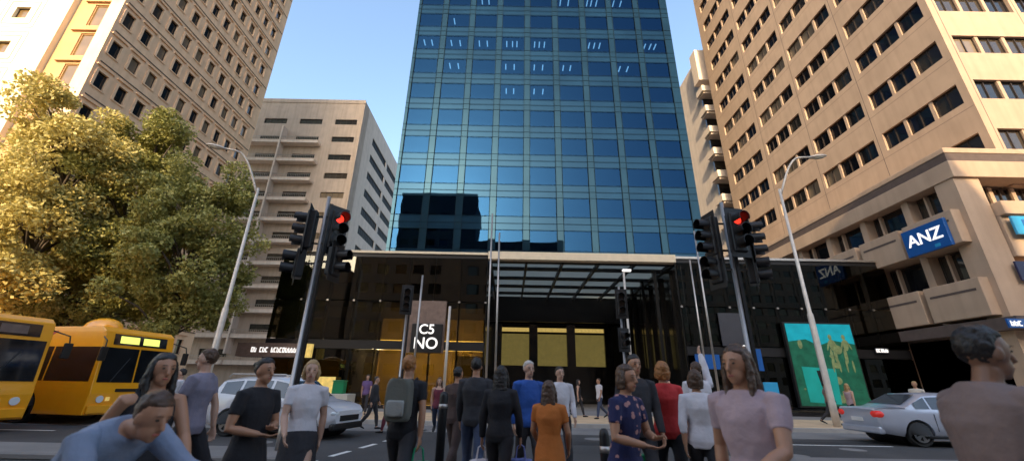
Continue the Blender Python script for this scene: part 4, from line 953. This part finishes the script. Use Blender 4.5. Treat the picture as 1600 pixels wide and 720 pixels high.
    # ---- face
    if vox < .02:
        for sg in (-1, 1):
            m_ = MB(); m_.ell(hd((sg * .03, -.0765, .012)), (.0105 * s, .006 * s, .0058 * s), 10, 6, rot=rot); m_.build('eye', M['eye'], b, smooth=True)
            m_ = MB(); m_.tube([hd((sg * .014, -.087, .033)), hd((sg * .03, -.086, .038)), hd((sg * .045, -.078, .034))], .0024 * s, 6); m_.build('eyebrow', HR[hair], b)
        m_ = MB(); m_.ell(hd((0, -.0785, -.062)), (.021 * s, .008 * s, .007 * s), 10, 6, rot=rot); m_.build('lips', M['lips'], b, smooth=True)
    # ---- hair
    m_ = MB()
    def cut(v):                                                  # pull the front of the cap back off the face
        if v.y < 0 and v.z < .04 * s: v = Vector((v.x, v.y * max(.15, 1 - (.04 * s - v.z) / (.05 * s)), v.z))
        return v
    m_.ell(hd((0, .02, .038)), (.082 * s, .097 * s, .098 * s), 20, 14, rot=rot, fn=cut)
    if hst == 'long':
        m_.tube([hd((0, .05, .06)), hd((0, .065, -.05)), hd((0, .075, -.16)), hd((0, .085, -.33))], [(.082 * s, .05 * s), (.094 * s, .052 * s), (.1 * s, .042 * s), (.075 * s, .02 * s)], 14, A=rot @ X)
        for sg in (-1, 1): m_.tube([hd((sg * .06, 0, .06)), hd((sg * .082, 0, -.03)), hd((sg * .085, -.01, -.13)), hd((sg * .075, -.03, -.22))], [.026 * s, .026 * s, .024 * s, .012 * s], 10)
    if hst == 'bob':
        m_.tube([hd((0, .04, .06)), hd((0, .05, -.03)), hd((0, .045, -.1))], [(.085 * s, .055 * s), (.092 * s, .06 * s), (.08 * s, .05 * s)], 14, A=rot @ X)
        for sg in (-1, 1): m_.tube([hd((sg * .062, 0, .05)), hd((sg * .08, .0, -.03)), hd((sg * .074, -.005, -.09))], [.024 * s, .026 * s, .018 * s], 10)
    if hst == 'bun': m_.ell(hd((0, .115, .06)), (.04 * s, .04 * s, .04 * s), 12, 8)
    finish(m_, 'hair', HR[hair], b, max(.008, vox * .7), 1, disp=.022 * s, ns=.035)
    # ---- top
    tm = C_(*tcol); bm_ = C_(*bcol) if bcol else None
    if top:
        m_ = MB(); torso(m_, .016 if top != 'tank' else .012, .84 if bot != 'dress' else .84, 1.48 if top != 'tank' else 1.4)
        if top == 'long':
            for a in arms: armtube(m_, a, .013)
        elif top == 'tee':
            for a in arms: armtube(m_, a, .012, False, .6)
        elif top == 'three':
            for a in arms:
                S0, E, Wr, d2, sg = a; armtube(m_, (S0, E, E.lerp(Wr, .5), d2, sg), .014)
        else:
            for S0, E, Wr, d2, sg in arms: m_.tube([S(up2((sg * .1, -.07, 1.36))), S(up2((sg * .11, 0, 1.475))), S(up2((sg * .1, .08, 1.36)))], .018 * s, 8)
        if bot == 'dress' or (fem and top == 'tunic'): pass
        if bot == 'dress':
            m_.tube([S(up2((0, 0, 1.05))), S(Vector((0, 0, .9)) + drop), S(Vector((0, .0, .7)) + drop), S(Vector((0, .0, .5)) + drop)], [(.15 * s, .11 * s), (.19 * s, .14 * s), (.21 * s, .17 * s), (.25 * s, .22 * s)], 20, A=X)
        finish(m_, 'dress' if bot == 'dress' else 'shirt', tm, b, vox, 2, disp=.02 * s)
    if bot in ('trousers', 'shorts'):
        m_ = MB(); m_.tube([S(Vector((0, 0, z)) + drop) for z in (.84, .9, .98, 1.04)], [(.145 * s, .11 * s), ((.178) * s, .125 * s), (.168 * s, .12 * s), (.15 * s, .108 * s)], 18, A=X)
        for l in legs: legtube(m_, l, .012 if bot == 'trousers' else .012, shorts=bot == 'shorts')
        finish(m_, 'trousers' if bot == 'trousers' else 'shorts', bm_, b, vox, 2, disp=.02 * s)
    if bot == 'skirt':
        m_ = MB(); m_.tube([S(Vector((0, 0, z)) + drop) for z in (1.03, .93, .75, .55)], [(.15 * s, .11 * s), (.19 * s, .14 * s), (.2 * s, .17 * s), (.22 * s, .2 * s)], 20, A=X); finish(m_, 'skirt', bm_, b, vox, 2, disp=.02 * s)
    # ---- shoes
    sm_ = shoe or M['black']
    for An, hl, fd in feet:
        m_ = MB(); m_.tube([S(hl - fd * .008), S(hl + fd * .1), S(hl + fd * .2 - Vector((0, 0, .008))), S(hl + fd * .262 - Vector((0, 0, .014)))], [(.035 * s, .042 * s), (.045 * s, .04 * s), (.048 * s, .027 * s), (.03 * s, .016 * s)], 14, A=X)
        finish(m_, 'shoe', sm_, b, max(vox, .01), 1)
    b['hands'] = 0; del b['hands']
    M4 = Matrix.Translation((x, y, base)) @ Matrix.Rotation(R(face), 4, 'Z')
    return b, [M4 @ S(a[2] + a[3] * .09) for a in arms], [M4 @ S(up2(v)) for v in ((0, .12, 1.25), (0, -.02, 1.0))]
def bag(pt, w, hgt, d, m, name, label, cat, face=0., handle=.16):
    b = empty(name, (pt.x, pt.y, pt.z), label, cat, rz=R(face)); z0 = -handle - hgt
    t = MB(); t.prism([(-w / 2 * .86, -d / 2, z0), (w / 2 * .86, -d / 2, z0), (w / 2, -d / 2, -handle), (-w / 2, -d / 2, -handle)], (0, d, 0)); 
    o = t.build('bag_body', m, b, bevel=.015); sd2 = o.modifiers.new('s', 'SUBSURF'); sd2.levels = 3; sd2.render_levels = 3; sd2.subdivision_type = 'SIMPLE'
    tx = bpy.data.textures.new('crease', 'CLOUDS'); tx.noise_scale = .12; dd = o.modifiers.new('d', 'DISPLACE'); dd.texture = tx; dd.strength = .05; dd.mid_level = .5
    for s_ in (-1, 1):
        t = MB(); t.tube([(-w * .22, s_ * d * .3, -handle - .02), (-w * .15, s_ * d * .15, -.03), (0, 0, .0), (w * .15, s_ * d * .15, -.03), (w * .22, s_ * d * .3, -handle - .02)], .006, 6); t.build('bag_handle', m, b)
    return b
CL['flower'] = flower()
N1, N2, N3 = .008, .012, .02
G = dict(lilac=('lilac_grey', (.22, .2, .26)), bgrey=('blue_grey', (.2, .24, .33)), black=('black', (.012, .011, .014)), char=('charcoal', (.03, .028, .032)), white=('white', (.62, .58, .6)), blue=('royal_blue', (.02, .08, .32)),
         orange=('burnt_orange', (.45, .13, .02)), red=('red', (.5, .03, .03)), navy=('navy', (.012, .014, .07)), maroon=('maroon', (.13, .02, .035)), brown=('brown', (.06, .035, .03)), pink=('dusty_pink', (.4, .29, .31)), taupe=('taupe', (.2, .14, .125)),
         denim=('denim', (.045, .06, .11)), cream=('cream', (.55, .48, .4)), purple=('purple', (.14, .08, .2)))
person(-2.35, 2.45, 1.66, 75, 'person in blue grey shirt bending forward at the lower left corner', 'tan', 'brown', 'short', 'long', G['bgrey'], 'trousers', G['navy'], lean=52, armL=(25, 8, 20), armR=(10, 8, 10), vox=N1)
p, hd_, _ = person(-2.5, 3.1, 1.63, 60, 'woman with dark hair, bare arms and black dress in front of the bus', 'tan', 'dark', 'long', 'tank', G['black'], 'dress', armL=(28, 10, 15), armR=(-30, 12, 8), vox=N1)
p, hd_, _ = person(-3.75, 5.3, 1.86, -80, 'man in lilac grey shirt and black trousers striding left below the lamp', 'fair', 'brown', 'short', 'tee', G['lilac'], 'trousers', G['black'], stride=30, armL=(20, 8, 25), armR=(-20, 8, 10), vox=N2)
person(-2.28, 4.0, 1.66, 70, 'woman in black dress with folded arm before the white car', 'tan', 'dark', 'bun', 'tee', G['black'], 'dress', armL=(4, 14, 85, 1.2), armR=(0, 14, 75, 1.0), vox=N1)
person(-2.3, 5.0, 1.70, 25, 'blond woman in pale lilac top standing by the signal pole', 'fair', 'blond', 'bob', 'tee', G['white'], 'skirt', G['char'], armL=(-10, 10, 10), armR=(15, 6, 30), vox=N2)
person(-8.5, 11.2, 1.74, -60, 'distant person in bright white shirt right of the buses', 'fair', 'dark', 'short', 'long', G['white'], 'trousers', G['char'], vox=N2)
p, hb, bk = person(-1.22, 5.2, 1.78, 172, 'man in black seen from behind wearing a grey backpack', 'tan', 'ginger', 'short', 'tee', G['black'], 'trousers', G['char'], stride=22, armL=(12, 8, 15), armR=(-12, 10, 8), vox=N2)
e = empty('backpack', bk[0], 'grey green backpack on the back of the man in black', 'backpack', rz=R(172))
t = MB(); t.ell((0, .08, 0), (.19, .16, .3), 24, 18, fn=lambda v: Vector((max(-.14, min(.14, v.x)), max(-.08, min(.09, v.y)), max(-.22, min(.23, v.z))))); finish(t, 'pack', C_('olive_grey', (.12, .12, .1)), e, .012, 3)
t = MB(); t.ell((0, .17, -.08), (.13, .06, .12), 18, 12, fn=lambda v: Vector((max(-.1, min(.1, v.x)), min(.035, v.y), max(-.09, min(.08, v.z))))); t.build('front_pocket', C_('pale_pocket', (.3, .3, .28)), e, smooth=True)
for s_ in (-1, 1): t = MB(); t.tube([(s_ * .09, .0, .16), (s_ * .11, -.13, .24), (s_ * .13, -.26, .12), (s_ * .15, -.2, -.1), (s_ * .12, -.02, -.18)], .015, 8); t.build('strap', C_('black', (.012, .011, .014)), e, smooth=True)
gm_ = mat('green_bag_plastic', (.0, .22, .1), .4, var=.1, scale=6)
h_ = max(hb, key=lambda v: v.x); bag(h_, .3, .4, .14, gm_, 'shopping_bag', 'green shopping bag in the hand of the man with the backpack', 'bag', 20)
person(-2.12, 13.2, 1.68, 5, 'woman in maroon vest and jeans walking towards us by the far kerb', 'fair', 'brown', 'long', 'tank', G['maroon'], 'trousers', G['denim'], vox=N2)
person(-.88, 7.4, 1.72, 150, 'man in brown shirt behind the tall bollard', 'tan', 'dark', 'short', 'long', G['brown'], 'trousers', G['brown'], stride=14, vox=N2)
p, hb, _ = person(-.5, 6.5, 1.83, 178, 'dark haired man in black jacket left of the entrance windows', 'tan', 'dark', 'short', 'long', G['char'], 'trousers', G['denim'], stride=16, vox=N2)
p, hb, _ = person(-.1, 5.4, 1.66, 165, 'woman in black coat carrying white and blue bags', 'tan', 'dark', 'long', 'long', G['black'], 'trousers', G['black'], stride=14, armL=(2, 14, 6), armR=(8, 14, 12), vox=N2)
hb.sort(key=lambda v: v.x); wb = mat('white_bag_plastic', (.55, .52, .55), .4, var=.1, scale=8); bb_ = mat('blue_bag_paper', (.14, .17, .42), .6, var=.2, scale=9)
bag(hb[0], .27, .33, .14, wb, 'shopping_bag', 'white plastic bag in the left hand of the woman in black', 'bag', 10); bag(hb[1], .27, .5, .12, bb_, 'shopping_bag', 'tall blue checked bag in the right hand of the woman in black', 'bag', -8)
person(.3, 6.6, 1.8, 20, 'white haired man in royal blue shirt facing us', 'fair', 'grey', 'short', 'long', G['blue'], 'trousers', G['char'], stride=14, vox=N2)
person(.46, 5.0, 1.52, 160, 'woman in burnt orange dress with long brown hair', 'tan', 'brown', 'long', 'tee', G['orange'], 'dress', armL=(10, 14, 35), armR=(6, 14, 30), vox=N2)
person(.94, 8.0, 1.79, 15, 'man in white shirt just right of the woman in orange', 'fair', 'dark', 'short', 'long', G['white'], 'trousers', G['char'], stride=14, vox=N2)
person(1.0, 3.9, 1.66, 40, 'woman in navy skirt and flowered top looking down at her hands', 'tan', 'brown', 'bob', 'tee', ('flower', (0, 0, 0)), 'skirt', G['navy'], armL=(8, 14, 78, 1.1), armR=(2, 14, 70, .9), vox=N1, lean=6)
person(1.58, 5.4, 1.83, 10, 'man in dark jacket right behind the woman in navy', 'tan', 'dark', 'short', 'long', G['char'], 'trousers', G['char'], stride=14, vox=N2)
p, hb, _ = person(2.02, 5.65, 1.78, 175, 'woman in red top and black trousers seen from behind', 'tan', 'ginger', 'bob', 'tee', G['red'], 'trousers', G['black'], stride=18, armR=(-6, 10, 6), armL=(8, 10, 8), vox=N2)
hb.sort(key=lambda v: v.x); bag(hb[0], .27, .42, .12, mat('dark_green_bag', (.0, .16, .05), .5, var=.1, scale=6), 'shopping_bag', 'dark green shopping bag hanging beside the person in red', 'bag', 0)
person(2.27, 5.25, 1.66, 170, 'woman in white top and black trousers seen from behind', 'tan', 'brown', 'bob', 'three', G['white'], 'trousers', G['black'], stride=18, armL=(-12, 12, 12), armR=(10, 12, 12), vox=N2)
person(3.15, 7.2, 1.86, 185, 'tall person in white sleeves raising an arm behind the woman in white', 'fair', 'brown', 'short', 'long', G['white'], 'trousers', G['denim'], stride=10, armR=(150, 10, 10), vox=N2)
person(1.5, 2.72, 1.73, -60, 'large brown haired woman in dusty pink top in the foreground', 'tan', 'brown', 'long', 'tee', G['pink'], 'trousers', G['black'], width=1.15, armL=(25, 12, 40), armR=(-15, 14, 20), vox=N1, lean=5)
person(2.2, 2.05, 1.78, 80, 'man in taupe shirt nearest the camera at the right edge', 'brown', 'dark', 'short', 'tee', G['taupe'], 'trousers', G['char'], width=1.15, armL=(20, 12, 40), armR=(-15, 12, 15), vox=N1, lean=8)
lea = mat('brown_leather', (.12, .05, .02), .45, var=.1, scale=8, bump=.3); bag(Vector((1.78, 2.95, .98)), .34, .26, .12, lea, 'handbag', 'brown leather handbag carried by the woman in dusty pink', 'bag', 30)
bag(Vector((-2.72, 3.25, .95)), .3, .3, .12, mat('black_leather', (.012, .01, .01), .4, var=0), 'handbag', 'black handbag hanging beside the woman in front of the bus', 'bag', 60)
B = .13
far = [(-6.54, 20, 1.72, 10, 'distant person in purple top near the planter', 'dark', 'long', 'tee', 'purple', 'char'), (-4.6, 15, 1.68, 90, 'person in dark clothes beyond the man with the backpack', 'dark', 'short', 'long', 'char', 'char'),
       (-3.75, 14, 1.62, -90, 'person in maroon coat beyond the man with the backpack', 'brown', 'long', 'long', 'maroon', 'maroon'), (3.35, 21, 1.7, 80, 'distant person in black before the entrance', 'dark', 'long', 'tank', 'black', 'char'),
       (4.15, 20, 1.74, -70, 'distant person in white shirt and jeans before the entrance', 'brown', 'short', 'tee', 'white', 'denim'), (13.9, 19.0, 1.74, 60, 'person in taupe shirt passing the teal screen', 'dark', 'short', 'tee', 'taupe', 'char'),
       (14.25, 18.2, 1.68, 100, 'person in black and pink in front of the teal screen', 'blond', 'long', 'tank', 'pink', 'black'), (16.4, 17.4, 1.8, -60, 'blond person standing behind the silver sedan', 'blond', 'short', 'tee', 'cream', 'denim'),
       (-1.5, 18.5, 1.68, -30, 'distant person in cream shirt beyond the dark haired man', 'blond', 'short', 'tee', 'cream', 'denim'), (7.2, 19.5, 1.7, 20, 'distant person in red by the entrance columns', 'dark', 'long', 'tee', 'red', 'black')]
for x, y, h, f, lb, hr, hs, tp, tc_, bc in far:
    person(x, y, h, f, lb, random.choice(('fair', 'tan')), hr, hs, tp, G[tc_], 'trousers', G[bc], vox=N3, base=B + .001 if y > 16.8 else 0, stride=random.uniform(12, 26), group='people on the far pavement')
